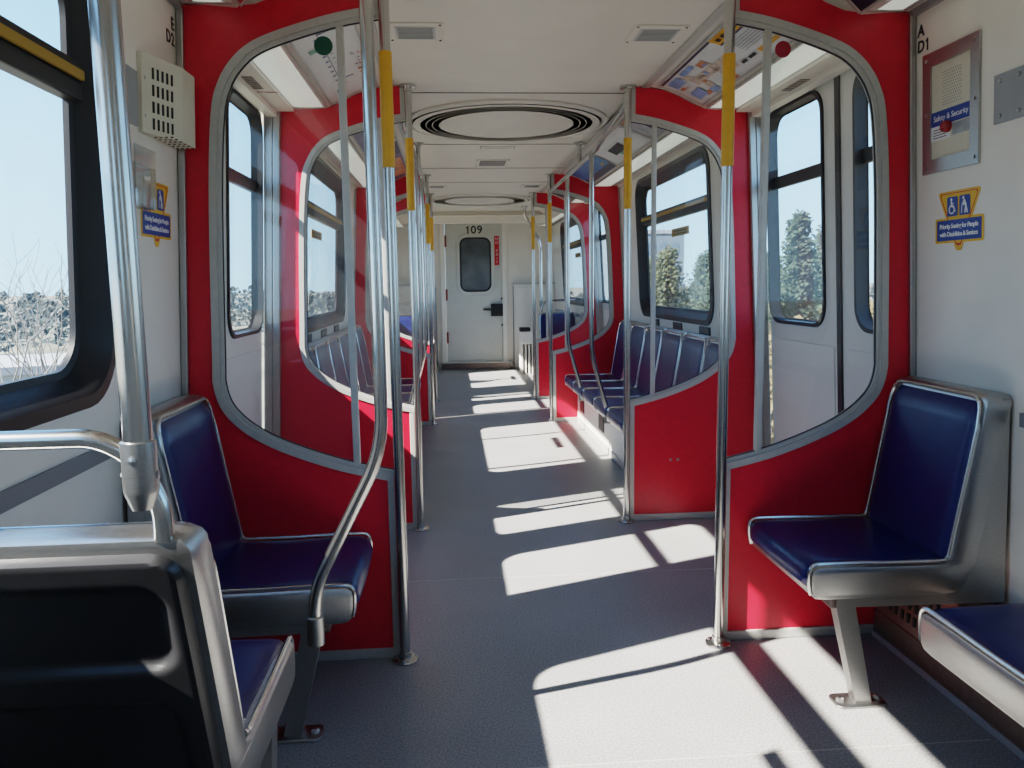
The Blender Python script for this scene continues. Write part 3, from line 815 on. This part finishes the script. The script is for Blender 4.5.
def priority_sign(s, y, z, lab):
    """y = centre, z = top of the triangle"""
    t = thing('priority_seating_sign', lab, 'sign', (0, 0, 0), 0, 'priority seating signs')
    mp = lambda u, v, w: (s*(wx(z+v)-.0012-w), y-s*u, z+v)          # u to the reader's right
    def tri_(k): 
        P = [(-.105+k, -k*.6), (.105-k, -k*.6), (.012-k*.1, -.185+k*1.6), (-.012+k*.1, -.185+k*1.6)]
        out = []
        n = len(P)
        for i in range(n):
            a, b, c = Vector(P[i-1]), Vector(P[i]), Vector(P[(i+1) % n]); r = .016 if i < 2 else .007
            A = b+(a-b).normalized()*r; C = b+(c-b).normalized()*r
            for q in range(5): f = q/4; w = A*(1-f)**2+b*2*f*(1-f)+C*f*f; out.append((w.x, w.y))
        return out
    bm = B(); plate(bm, tri_(0), [], 0, .0008, mp); plate(bm, rrect(-.117, -.160, .117, -.082, .006, 3), [], 0, .0009, mp); link('yellow_backing', bm, 'signyel', t)
    bm = B(); plate(bm, tri_(.010), [tri_(.014)], .0008, .0014, mp); link('outline', bm, 'signred', t)
    bm = B(); plate(bm, rrect(-.108, -.153, .108, -.089, .002, 2), [], .0009, .0016, mp)
    ban = link('banner', bm, 'signblue', t)
    U = (0, -s, 0)
    for k, l in enumerate(('Priority Seating for People', 'with Disabilities & Seniors')):
        text_obj('lettering', l, .0205, mp(0, -.1085-k*.025, .0017), U, (0, 0, 1), 'signwhite', ban, bold=.0004, spacing=.88)
    for k, cx in enumerate((-.030, .030)):
        bm = B(); plate(bm, rrect(cx-.0255, -.078, cx+.0255, -.018, .006, 3), [], .0016, .0022, mp); ic = link('pictogram', bm, 'signblue', t)
        bm = B(); wq = (.0022, .0028)
        def ln(a, b, h=.0028):
            dx, dy = b[0]-a[0], b[1]-a[1]; l = math.hypot(dx, dy); nx, ny = -dy/l*h, dx/l*h
            plate(bm, [(cx+a[0]+nx, a[1]+ny), (cx+b[0]+nx, b[1]+ny), (cx+b[0]-nx, b[1]-ny), (cx+a[0]-nx, a[1]-ny)], [], *wq, mp)
        if k == 0:
            plate(bm, circ(cx-.004, -.027, .0045, 12), [], *wq, mp); ln((-.004, -.032), (-.003, -.048)); ln((-.003, -.048), (.008, -.049)); ln((.008, -.049), (.012, -.063)); ln((.012, -.063), (.017, -.062), .002); ln((-.003, -.039), (.007, -.040), .002)
            plate(bm, circ(cx-.002, -.057, .0145, 20), [circ(cx-.002, -.057, .0105, 20)], *wq, mp)
        else:
            plate(bm, circ(cx-.006, -.026, .0045, 12), [], *wq, mp); ln((-.004, -.032), (.006, -.048), .0045); ln((.006, -.048), (.002, -.072)); ln((.006, -.048), (.014, -.072)); ln((-.002, -.036), (-.012, -.046), .002); ln((-.012, -.046), (-.014, -.072), .0013); ln((-.004, -.035), (-.003, -.050), .002)
        link('symbol', bm, 'signwhite', ic)
    return t
priority_sign(1, 2.368, 1.545, 'yellow and blue priority seating sign on the right wall under the safety panel')
priority_sign(-1, 2.405, 1.585, 'yellow and blue priority seating sign on the left wall under the speaker box')

# safety panel, right
t = thing('safety_panel', 'steel framed cream intercom panel with a red button on the right wall', 'intercom')
mpR = lambda u, v, w: (wx(v)-w, u, v)
bm = B(); plate(bm, [(2.272, 1.612), (2.548, 1.612), (2.548, 1.988), (2.272, 1.988)], [[(2.312, 1.655), (2.505, 1.655), (2.505, 1.945), (2.312, 1.945)]], -.001, .008, mpR); fr = link('panel_frame', bm, 'steel', t)
bm = B()
for y in (2.29, 2.53):
    for z in (1.632, 1.80, 1.968): lathe(bm, [(.006, 0), (.006, .004), (.003, .005)], (wx(z)-.0125, y, z), 10, 'x'); link('screw', bm, 'bolt', fr); bm = B()
bm.free()
bm = B(); box(bm, (2.31, 1.65, -.001), (2.507, 1.947, .003), lambda y, z, w: mpR(y, z, w)); fc = link('face_plate', bm, 'cream', t)
bm = B()
for c in range(9):
    for r_ in range(12):
        z = 1.815+r_*.009; y = 2.36+c*.0105+((r_ % 2)*.005)
        box(bm, (y-.0017, z-.0017, .0031), (y+.0017, z+.0017, .0037), lambda y_, z_, w: mpR(y_, z_, w))
link('speaker_hole', bm, 'greyrail', fc)
bm = B(); box(bm, (2.312, 1.755, .003), (2.505, 1.80, .0042), lambda y, z, w: mpR(y, z, w)); bl = link('blue_band', bm, 'signblue', t)
text_obj('lettering', 'Safety & Security', .025, mpR(2.408, 1.7775, .0045), (0, -1, 0), (0, 0, 1), 'signwhite', bl)
bm = B(); box(bm, (2.312, 1.715, .003), (2.40, 1.752, .004), lambda y, z, w: mpR(y, z, w)); link('grey_notice', bm, 'cardgrey', t)
bm = B(); box(bm, (2.41, 1.71, .003), (2.505, 1.755, .004), lambda y, z, w: mpR(y, z, w)); nt_ = link('white_notice', bm, 'signwhite', t)
bm = B()
for k in range(4): box(bm, (2.43, 1.742-k*.008, .004), (2.495, 1.7445-k*.008, .0045), lambda y, z, w: mpR(y, z, w))
link('small_print', bm, 'ink', nt_)
bm = B(); lathe(bm, [(.018, 0), (.018, -.012), (.014, -.020), (.006, -.024), (.0, -.0245)], (wx(1.745)-.003, 2.42, 1.745), 20, 'x'); link('button', bm, 'button', t, True)
t = thing('cover_plate', 'blank grey steel plate with corner screws on the right wall at the edge of view', 'plate')
bm = B(); wpart(bm, 1, 2.02, 2.212, 1.708, 1.843, -.005, .001, .002); pl = link('plate', bm, 'grey', t)
bm = B()
for y in (2.045, 2.11, 2.185):
    for z in (1.728, 1.823): lathe(bm, [(.006, 0), (.006, -.004), (.003, -.005)], (wx(z)-.005, y, z), 8, 'x')
link('screw', bm, 'bolt', pl)
# wall letters
def ONE(cx, cy, h): k = h*.72; return [(cx+.02*h*2, cy-k/2), (cx+.02*h*2, cy+k/2), (cx-.05*h, cy+k/2), (cx-.19*h, cy+k*.33), (cx-.19*h, cy+k*.2), (cx-.08*h, cy+k*.28), (cx-.08*h, cy-k/2)]
for s, rows in ((1, (('A', 2.568, 2.073), ('D1', 2.568, 2.024))), (-1, (('E', 2.532, 2.072), ('D2', 2.532, 2.026)))):
    t = thing('wall_lettering', 'black letters %s high on the %s wall by the red partition' % (' '.join(r[0] for r in rows), SIDE[s]), 'lettering', (0, 0, 0), 0, 'black wall letters')
    for tx, y, z in rows:
        o3 = lambda u, v: (s*(wx(z+v)-.0012), y-s*u, z+v)
        if tx in 'AE': text_obj('letter', tx, .052, o3(.0 if s > 0 else .036, 0), (0, -s, 0), (0, 0, 1), 'ink', t, bold=.0012)
        else:
            text_obj('letter', 'D', .052, o3(.0, 0), (0, -s, 0), (0, 0, 1), 'ink', t, bold=.0012)
            if s < 0: text_obj('letter', '2', .052, o3(.036, 0), (0, -s, 0), (0, 0, 1), 'ink', t, bold=.0012)
            else:
                bm = B(); plate(bm, ONE(.036, 0, .052), [], 0, .0012, lambda u, v, w: (s*(wx(z+v)-.0006-w), y-s*u, z+v)); link('letter', bm, 'ink', t)

# ------------------------------------------------------------------ end wall, end door
bm = B(); plate(bm, [(-1.34, 0), (1.34, 0), (1.34, 2.3), (-1.34, 2.3)], [[(-.43, .09), (.42, .09), (.42, 2.235), (-.43, 2.235)]], 0, .08, lambda u, v, w: (u, 12.0+w, v)); link('wall_far', bm, 'white', kind='structure')
FILL_WINS = [rrect(-1.0, 1.25, -.50, 1.90, .10, 5), rrect(.50, 1.25, 1.0, 1.90, .10, 5)]     # unseen windows behind the viewer, added and sized for the light they let in
bm = B(); plate(bm, [(-1.34, 0), (1.34, 0), (1.34, 2.32), (-1.34, 2.32)], FILL_WINS, 0, -.08, lambda u, v, w: (u, Y0+w, v)); link('wall_near', bm, 'white', kind='structure')
for k, q in enumerate(FILL_WINS):
    bm = B(); plate(bm, inset_path(q, -.001, True), [inset_path(q, .03, True)], .008, -.06, lambda u, v, w: (u, Y0+w, v)); wn = link('window_%d' % (7+k), bm, 'black', kind='structure')
    bm = B(); plate(bm, q, [], -.04, None, lambda u, v, w: (u, Y0+w, v)); link('window_pane', bm, 'wglass', wn)
bm = B(); rbox(bm, (-.428, 12.0, .095), (.418, 12.04, 2.232), .004); d9 = link('door_9', bm, 'enddoor', kind='structure')
ym = lambda u, v, w: (u, 12.0-w, v)
def ring_(a, b, c, d, r, k, w): return [ym(u, v, w) for u, v in rrect(a-k, b-k, c+k, d+k, r+k, 6)]
G = (-.20, 1.18, .25, 1.97, .10)
bm = B(); loft(bm, [ring_(*G, .065, .0), ring_(*G, .06, .018), ring_(*G, .01, .022), ring_(*G, 0, .004)]); link('window_surround', bm, 'enddoor', d9, True)
bm = B(); loft(bm, [ring_(*G, .012, .0225), ring_(*G, .0, .024), ring_(*G, -.01, .004)]); link('window_seal', bm, 'black', d9)
bm = B(); plate(bm, rrect(-.20, 1.18, .25, 1.97, .10, 6), [], .003, .005, ym); link('door_glass', bm, mat('dark cab window', (.11, .125, .135), .15, noise=.4, nscale=3), d9)
for ch, u in (('0', .005), ('9', .098)): text_obj('door_number', ch, .165, ym(u, 2.09, .0015), (1, 0, 0), (0, 0, 1), 'ink', d9, bold=.003)
bm = B(); plate(bm, ONE(-.075, 2.09, .165), [], .0005, .002, ym); link('door_number', bm, 'ink', d9)
bm = B(); box(bm, (.315, -.004, 1.565), (.385, 0, 2.0), lambda x, y, z: (x, 12.0+y, z)); sg = link('exit_sign', bm, 'signred', d9)
for k, ch in enumerate('NO EXIT'):
    if ch != ' ': text_obj('lettering', ch, .055, ym(.35, 1.955-k*.058, .0048), (1, 0, 0), (0, 0, 1), 'signwhite', sg)
bm = B(); rbox(bm, (.245, -.045, .795), (.435, 0, .985), .01, lambda x, y, z: (x, 12.0+y, z)); lk = link('lock_case', bm, 'black', d9)
bm = B(); rbox(bm, (.13, -.035, .885), (.25, -.012, .915), .005, lambda x, y, z: (x, 12.0+y, z)); link('lever_handle', bm, 'black', lk)
for z in (1.06, .66):
    bm = B(); rbox(bm, (.40, -.012, z-.015), (.49, 0, z+.015), .003, lambda x, y, z: (x, 12.0+y, z)); link('strike_plate', bm, 'ink', d9)
for z in (1.93, 1.13, .48):
    bm = B(); rbox(bm, (-.44, -.02, z-.085), (-.405, 0, z+.085), .004, lambda x, y, z: (x, 12.0+y, z)); link('hinge', bm, 'hinge', d9)
bm = B()
for x in (-.47, .46): rbox(bm, (x-.035, 11.955, .09), (x+.035, 12.0, 2.27), .006)
rbox(bm, (-.50, 11.955, 2.235), (.50, 12.0, 2.30), .006); link('trim_100', bm, 'white', kind='structure')
bm = B(); rbox(bm, (-.52, 11.86, 0), (.54, 12.0, .095), .006); st = link('trim_101', bm, 'darksteel', kind='structure')
bm = B(); rbox(bm, (-.53, 11.84, .095), (.55, 12.0, .112), .004); link('step_nosing', bm, 'alu', st)
for s in (-1, 1):
    t = thing('end_cabinet', 'white panelled cabinet beside the end door, %s side' % SIDE[s], 'cabinet', (s*.92, 11.9, 0), 0, 'cabinets by the end door')
    bm = B(); rbox(bm, (-.33, .03, 0), (.33, .098, 1.27), .006); link('carcass', bm, 'white', t)
    bm = B(); rbox(bm, (-.34, .02, 1.27), (.34, .098, 1.295), .005); link('cabinet_top', bm, 'alu', t)
    bm = B(); rbox(bm, (-.30, .018, .10), (.30, .032, 1.23), .006); link('cabinet_door', bm, 'white', t)
    bm = B(); box(bm, (-s*.335-.008, .026, .05), (-s*.335+.008, .04, 1.25)); link('dark_edge', bm, 'greyrail', t)
t = thing('equipment_box', 'small white equipment box with a ribbed front by the far right seat', 'box', (.74, 11.35, 0))
bm = B(); rbox(bm, (-.12, -.2, .42), (.12, .2, .62), .02); link('case', bm, 'white', t)
bm = B(); rbox(bm, (-.13, -.22, .60), (.02, -.05, .66), .015); link('cap', bm, 'black', t)
bm = B()
for k in range(5): rbox(bm, (-.11+k*.05, -.19, 0), (-.085+k*.05, .19, .42), .004)
link('rib', bm, 'white', t)

# ------------------------------------------------------------------ outside
GZ = -7.0
bm = B(); box(bm, (-900, -300, GZ-.2), (900, 1500, GZ)); link('ground', bm, mat('dry grass and lots', (.15, .145, .11), .9, noise=.4, nscale=.06), kind='structure')
def leaf_mat(name, c, ns):
    m = bpy.data.materials.new(name); m.use_nodes = True; nt = m.node_tree; nt.nodes.clear(); N = nt.nodes.new
    out = N('ShaderNodeOutputMaterial'); d = N('ShaderNodeBsdfDiffuse'); t = N('ShaderNodeBsdfTranslucent'); mx = N('ShaderNodeMixShader'); mx.inputs[0].default_value = .5
    tc = N('ShaderNodeTexCoord'); nz = N('ShaderNodeTexNoise'); nz.inputs['Scale'].default_value = ns; cr = N('ShaderNodeValToRGB')
    cr.color_ramp.elements[0].position = .3; cr.color_ramp.elements[1].position = .7
    cr.color_ramp.elements[0].color = (*[v*.7 for v in c], 1); cr.color_ramp.elements[1].color = (*[v*1.25 for v in c], 1)
    L = nt.links.new; L(tc.outputs['Object'], nz.inputs['Vector']); L(nz.outputs['Fac'], cr.inputs['Fac'])
    L(cr.outputs['Color'], d.inputs['Color']); L(cr.outputs['Color'], t.inputs['Color']); L(d.outputs[0], mx.inputs[1]); L(t.outputs[0], mx.inputs[2]); L(mx.outputs[0], out.inputs['Surface'])
    return m
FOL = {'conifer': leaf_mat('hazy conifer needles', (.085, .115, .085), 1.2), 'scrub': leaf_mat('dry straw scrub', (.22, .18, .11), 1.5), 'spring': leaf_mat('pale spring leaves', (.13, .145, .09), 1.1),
       'bark': mat('grey bare bark', (.24, .225, .205), .9, noise=.2, nscale=3, spec=0.), 'far': leaf_mat('distant hazy trees', (.10, .125, .13), .15), 'trunk': mat('brown trunk', (.10, .08, .06), .9)}
def leafs(bm, c, r, n, size, rnd, flat=.5):
    for _ in range(n):
        d = Vector((rnd.gauss(0, 1), rnd.gauss(0, 1), rnd.gauss(0, 1)*flat)); d = d.normalized()*r*rnd.random()**.45
        p = Vector(c)+d; a = Vector((rnd.uniform(-1, 1), rnd.uniform(-1, 1), rnd.uniform(-.6, .6))).normalized()*size; b = a.orthogonal().normalized()*size*rnd.uniform(.4, .9)
        bm.faces.new([bm.verts.new(p+a), bm.verts.new(p+b), bm.verts.new(p-a*.6), bm.verts.new(p-b)])
def conifer(x, y, h, r, lab, seed, m='conifer', group='conifers beyond the windows'):
    rnd = random.Random(seed); t = thing('conifer_tree', lab, 'tree', (x, y, GZ), 0, group)
    bm = B(); tube(bm, [(0, 0, 0), (0, 0, h*.5), (0, 0, h*.97)], [.22, .14, .03], 8); link('trunk', bm, FOL['trunk'], t)
    bm = B(); n = 60
    for k in range(n):
        f = k/n; z = h*(.10+.88*f); R_ = r*(1-f)**.8*rnd.uniform(.65, 1.15)+.12
        for q in range(5):
            a = rnd.uniform(0, 2*PI)
            for w in range(4):
                d = R_*(.25+.25*w)*rnd.uniform(.8, 1.1)
                leafs(bm, (d*math.cos(a), d*math.sin(a), z-.10*d+rnd.uniform(-.1, .1)), .10*r+.12, 7, .13, rnd, .7)
    link('foliage', bm, FOL[m], t); return t
def bare(x, y, h, lab, seed):
    rnd = random.Random(seed); t = thing('bare_tree', lab, 'tree', (x, y, GZ), 0, 'leafless trees beyond the left window')
    bm = B()
    def grow(p, d, l, r, lev):
        q = p+d*l; tube(bm, [p, p+d*l*.5+Vector((rnd.uniform(-.06, .06)*l, rnd.uniform(-.06, .06)*l, 0)), q], [r, r*.85, r*.68], 5, False)
        if lev == 0: return
        for _ in range(3 if lev > 2 else 2):
            e = (d+Vector((rnd.uniform(-1, 1), rnd.uniform(-1, 1), rnd.uniform(-.15, .55)))*.62).normalized(); grow(q, e, l*rnd.uniform(.62, .82), r*.62, lev-1)
    grow(Vector((0, 0, 0)), Vector((rnd.uniform(-.08, .08), 0, 1)).normalized(), h*.38, h*.0062, 4)
    link('trunk_and_branches', bm, FOL['bark'], t); return t
def scrub(x, y, r, h, lab, seed, m='scrub'):
    rnd = random.Random(seed); t = thing('shrub', lab, 'shrub', (x, y, GZ), 0, 'scrub beyond the right windows')
    bm = B()
    for k in range(34):
        a = rnd.uniform(0, 2*PI); d = r*rnd.random()**.5*.8
        leafs(bm, (d*math.cos(a), d*math.sin(a), h*rnd.uniform(.2, .92)*(1-.35*(d/r)**2)), r*.30, 40, .20, rnd, .8)
    link('foliage', bm, FOL[m], t)
    bm = B()
    for k in range(9):
        a = rnd.uniform(0, 2*PI); d = r*.6*rnd.random(); tube(bm, [(d*.3*math.cos(a), d*.3*math.sin(a), 0), (d*math.cos(a), d*math.sin(a), h*.6)], [.05, .015], 4)
    link('stem', bm, FOL['bark'], t); return t
CX = -.366
def at(dx, dy, D): return CX+dx*D, dy*D
# left
for k, (dx, dy, D, h) in enumerate(((-.470, .88, 27, 8.3), (-.440, .90, 30, 8.6), (-.53, .85, 22, 9.0), (-.455, .89, 46, 8.6))):
    x, y = at(dx, dy, D); bare(x, y, h, 'leafless pale tree outside the left window, %s' % ('second from the frame edge', 'closest to the black window frame', 'cut by the photo edge', 'small one behind the others')[k], 20+k)
# right
for k, (dx, dy, D, top, r, lab, m) in enumerate((
    (.412, .911, 33, .083, 1.9, 'tall conifer in the near right door window', 'conifer'), (.312, .95, 54, .036, 3.0, 'dark conifer low in the right bench window', 'conifer'),
    (.335, .942, 30, .075, 1.9, 'tall conifer at the near edge of the right bench window', 'conifer'), (.268, .963, 42, .042, 3.0, 'loose pale green tree in the middle of the right bench window', 'spring'),
    (.250, .968, 64, .030, 3.2, 'pale tree before the blue block in the right bench window', 'spring'), (.44, .898, 41, .066, 2.6, 'conifer partly hidden by the near right door post', 'conifer'),
    (.385, .923, 52, .035, 3.0, 'distant conifer left of the tall one in the right door window', 'conifer'))):
    x, y = at(dx, dy, D); conifer(x, y, 1.28+D*top-GZ, r, lab, 50+k, m)
SPOT = ('under the tall conifer in the near right door window', 'left of the tall conifer in the near right door window', 'right edge of the near right door window', 'middle of the right bench window, lowest', 'far part of the right bench window', 'near edge of the right bench window', 'far corner of the right bench window', 'sliver of the nearest door leaf window', 'beyond the far right doors')
for k, (dx, dy, D, top, r) in enumerate(((.425, .905, 27, .024, 2.5), (.395, .919, 21, .012, 1.9), (.47, .883, 24, .0, 1.9), (.30, .955, 32, -.045, 2.3), (.26, .966, 40, -.042, 2.7), (.335, .942, 25, -.05, 1.8), (.225, .975, 50, -.04, 3.4), (.49, .872, 18.5, .012, 1.7), (.19, .982, 43, -.03, 3.0))):
    x, y = at(dx, dy, D); scrub(x, y, r, 1.28+D*top-GZ, 'straw coloured scrub, '+SPOT[k], 80+k)
# building block
x, y = at(.232, .972, 95)
t = thing('office_block', 'flat blue grey block in the distance beyond the right bench window', 'building', (x, y, GZ))
bm = B(); box(bm, (-4.2, -5, 0), (4.2, 5, 13.6)); link('wall', bm, mat('blue grey facade', (.13, .17, .21), .6, noise=.1, nscale=.5), t)
bm = B()
for k in range(6):
    for q in range(6): box(bm, (-3.8+q*1.3, -5.03, .8+k*2.1), (-2.9+q*1.3, -5.0, 2.1+k*2.1))
link('window', bm, mat('office glazing', (.10, .14, .19), .2), t)
bm = B(); box(bm, (-4.3, -5.1, 13.6), (4.3, 5.1, 14.0)); link('roof', bm, mat('roof edge', (.24, .27, .30), .7), t)
# low shed on the left
x, y = at(-.452, .892, 62)
t = thing('low_building', 'low grey roofed building below the trees outside the left window', 'building', (x, y, GZ), .3)
bm = B(); box(bm, (-9, -5, 0), (9, 5, 3.2)); link('wall', bm, mat('shed wall', (.38, .39, .40), .8), t)
bm = B(); box(bm, (-9.4, -5.4, 3.2), (9.4, 5.4, 3.7)); link('roof', bm, mat('shed roof', (.30, .31, .32), .8), t)
bm = B()
for k in range(6): box(bm, (-8+k*2.8, -5.03, .8), (-6.4+k*2.8, -5.0, 2.2))
link('window', bm, 'carddark', t)
# distant tree line, one object nobody could count
bm = B(); rnd = random.Random(5)
for k in range(300):
    a = rnd.uniform(-1.25, 1.3); D = rnd.uniform(120, 230); x, y = CX+D*math.sin(a), D*math.cos(a)
    h = (6.9+D*rnd.uniform(0, .013))*(1.0 if a < .1 else .95)
    r = rnd.uniform(2.5, 5.0)
    for q in range(150):
        f = rnd.random(); an = rnd.uniform(0, 2*PI); d = r*(1-f**2*.9)*rnd.random()**.5; sz = rnd.uniform(.25, .6)
        p = Vector((x+d*math.cos(an), y+d*math.sin(an), GZ+h*(.08+.9*f))); u_ = Vector((rnd.uniform(-1, 1), rnd.uniform(-1, 1), rnd.uniform(-.3, 1))).normalized()*sz; v_ = u_.orthogonal().normalized()*sz*.8
        bm.faces.new([bm.verts.new(p+u_), bm.verts.new(p+v_), bm.verts.new(p-u_), bm.verts.new(p-v_)])
link('distant_treeline', bm, FOL['far'], None, kind='stuff', label='hazy line of distant trees along the horizon', cat='trees')

# ------------------------------------------------------------------ light
w = bpy.data.worlds.new('World'); SC.world = w; w.use_nodes = True
nt = w.node_tree; bg = nt.nodes['Background']
sd = Vector((1, .39, -.94)).normalized()
tc = nt.nodes.new('ShaderNodeTexCoord'); sx = nt.nodes.new('ShaderNodeSeparateXYZ'); cr = nt.nodes.new('ShaderNodeValToRGB')
nt.links.new(tc.outputs['Generated'], sx.inputs['Vector']); nt.links.new(sx.outputs['Z'], cr.inputs['Fac']); nt.links.new(cr.outputs['Color'], bg.inputs['Color'])
el = cr.color_ramp.elements; el[0].position = 0.; el[0].color = (.46, .74, .98, 1); el[1].position = .8; el[1].color = (.20, .42, .80, 1)
e_ = el.new(.13); e_.color = (.38, .68, 1.0, 1)
e_ = el.new(.36); e_.color = (.24, .52, .95, 1)
bg.inputs['Strength'].default_value = 1.5
sl = bpy.data.lights.new('sun', 'SUN'); sl.energy = 16.0; sl.angle = math.radians(.6); sl.color = (1, .93, .83)
so = bpy.data.objects.new('sun', sl); COL.objects.link(so); so.rotation_euler = sd.to_track_quat('-Z', 'Y').to_euler(); so.location = (-20, -8, 20)

# ------------------------------------------------------------------ camera
cam = bpy.data.cameras.new('camera'); co = bpy.data.objects.new('camera', cam); COL.objects.link(co)
f = 784.645; cam.sensor_fit = 'HORIZONTAL'; cam.sensor_width = 36; cam.lens = f*36/1024; cam.clip_start = .02; cam.clip_end = 3000
yaw, pit, rol = .07626070, .12659302, -.01520395
F = Vector((math.sin(yaw)*math.cos(pit), math.cos(yaw)*math.cos(pit), -math.sin(pit)))
R = F.cross(Vector((0, 0, 1))).normalized(); U = R.cross(F)
R2 = R*math.cos(rol)+U*math.sin(rol); U2 = -R*math.sin(rol)+U*math.cos(rol)
mw = Matrix(((R2.x, U2.x, -F.x, -.36576), (R2.y, U2.y, -F.y, 0), (R2.z, U2.z, -F.z, 1.27618), (0, 0, 0, 1)))
co.matrix_world = mw
SC.camera = co
SC.cycles.max_bounces = 10; SC.cycles.diffuse_bounces = 5; SC.cycles.glossy_bounces = 4; SC.cycles.transparent_max_bounces = 24
SC.cycles.caustics_reflective = False; SC.cycles.caustics_refractive = False; SC.cycles.sample_clamp_indirect = 6
SC.view_settings.view_transform = 'Filmic'
SC.view_settings.look = 'Medium High Contrast'
SC.view_settings.exposure = 1.0
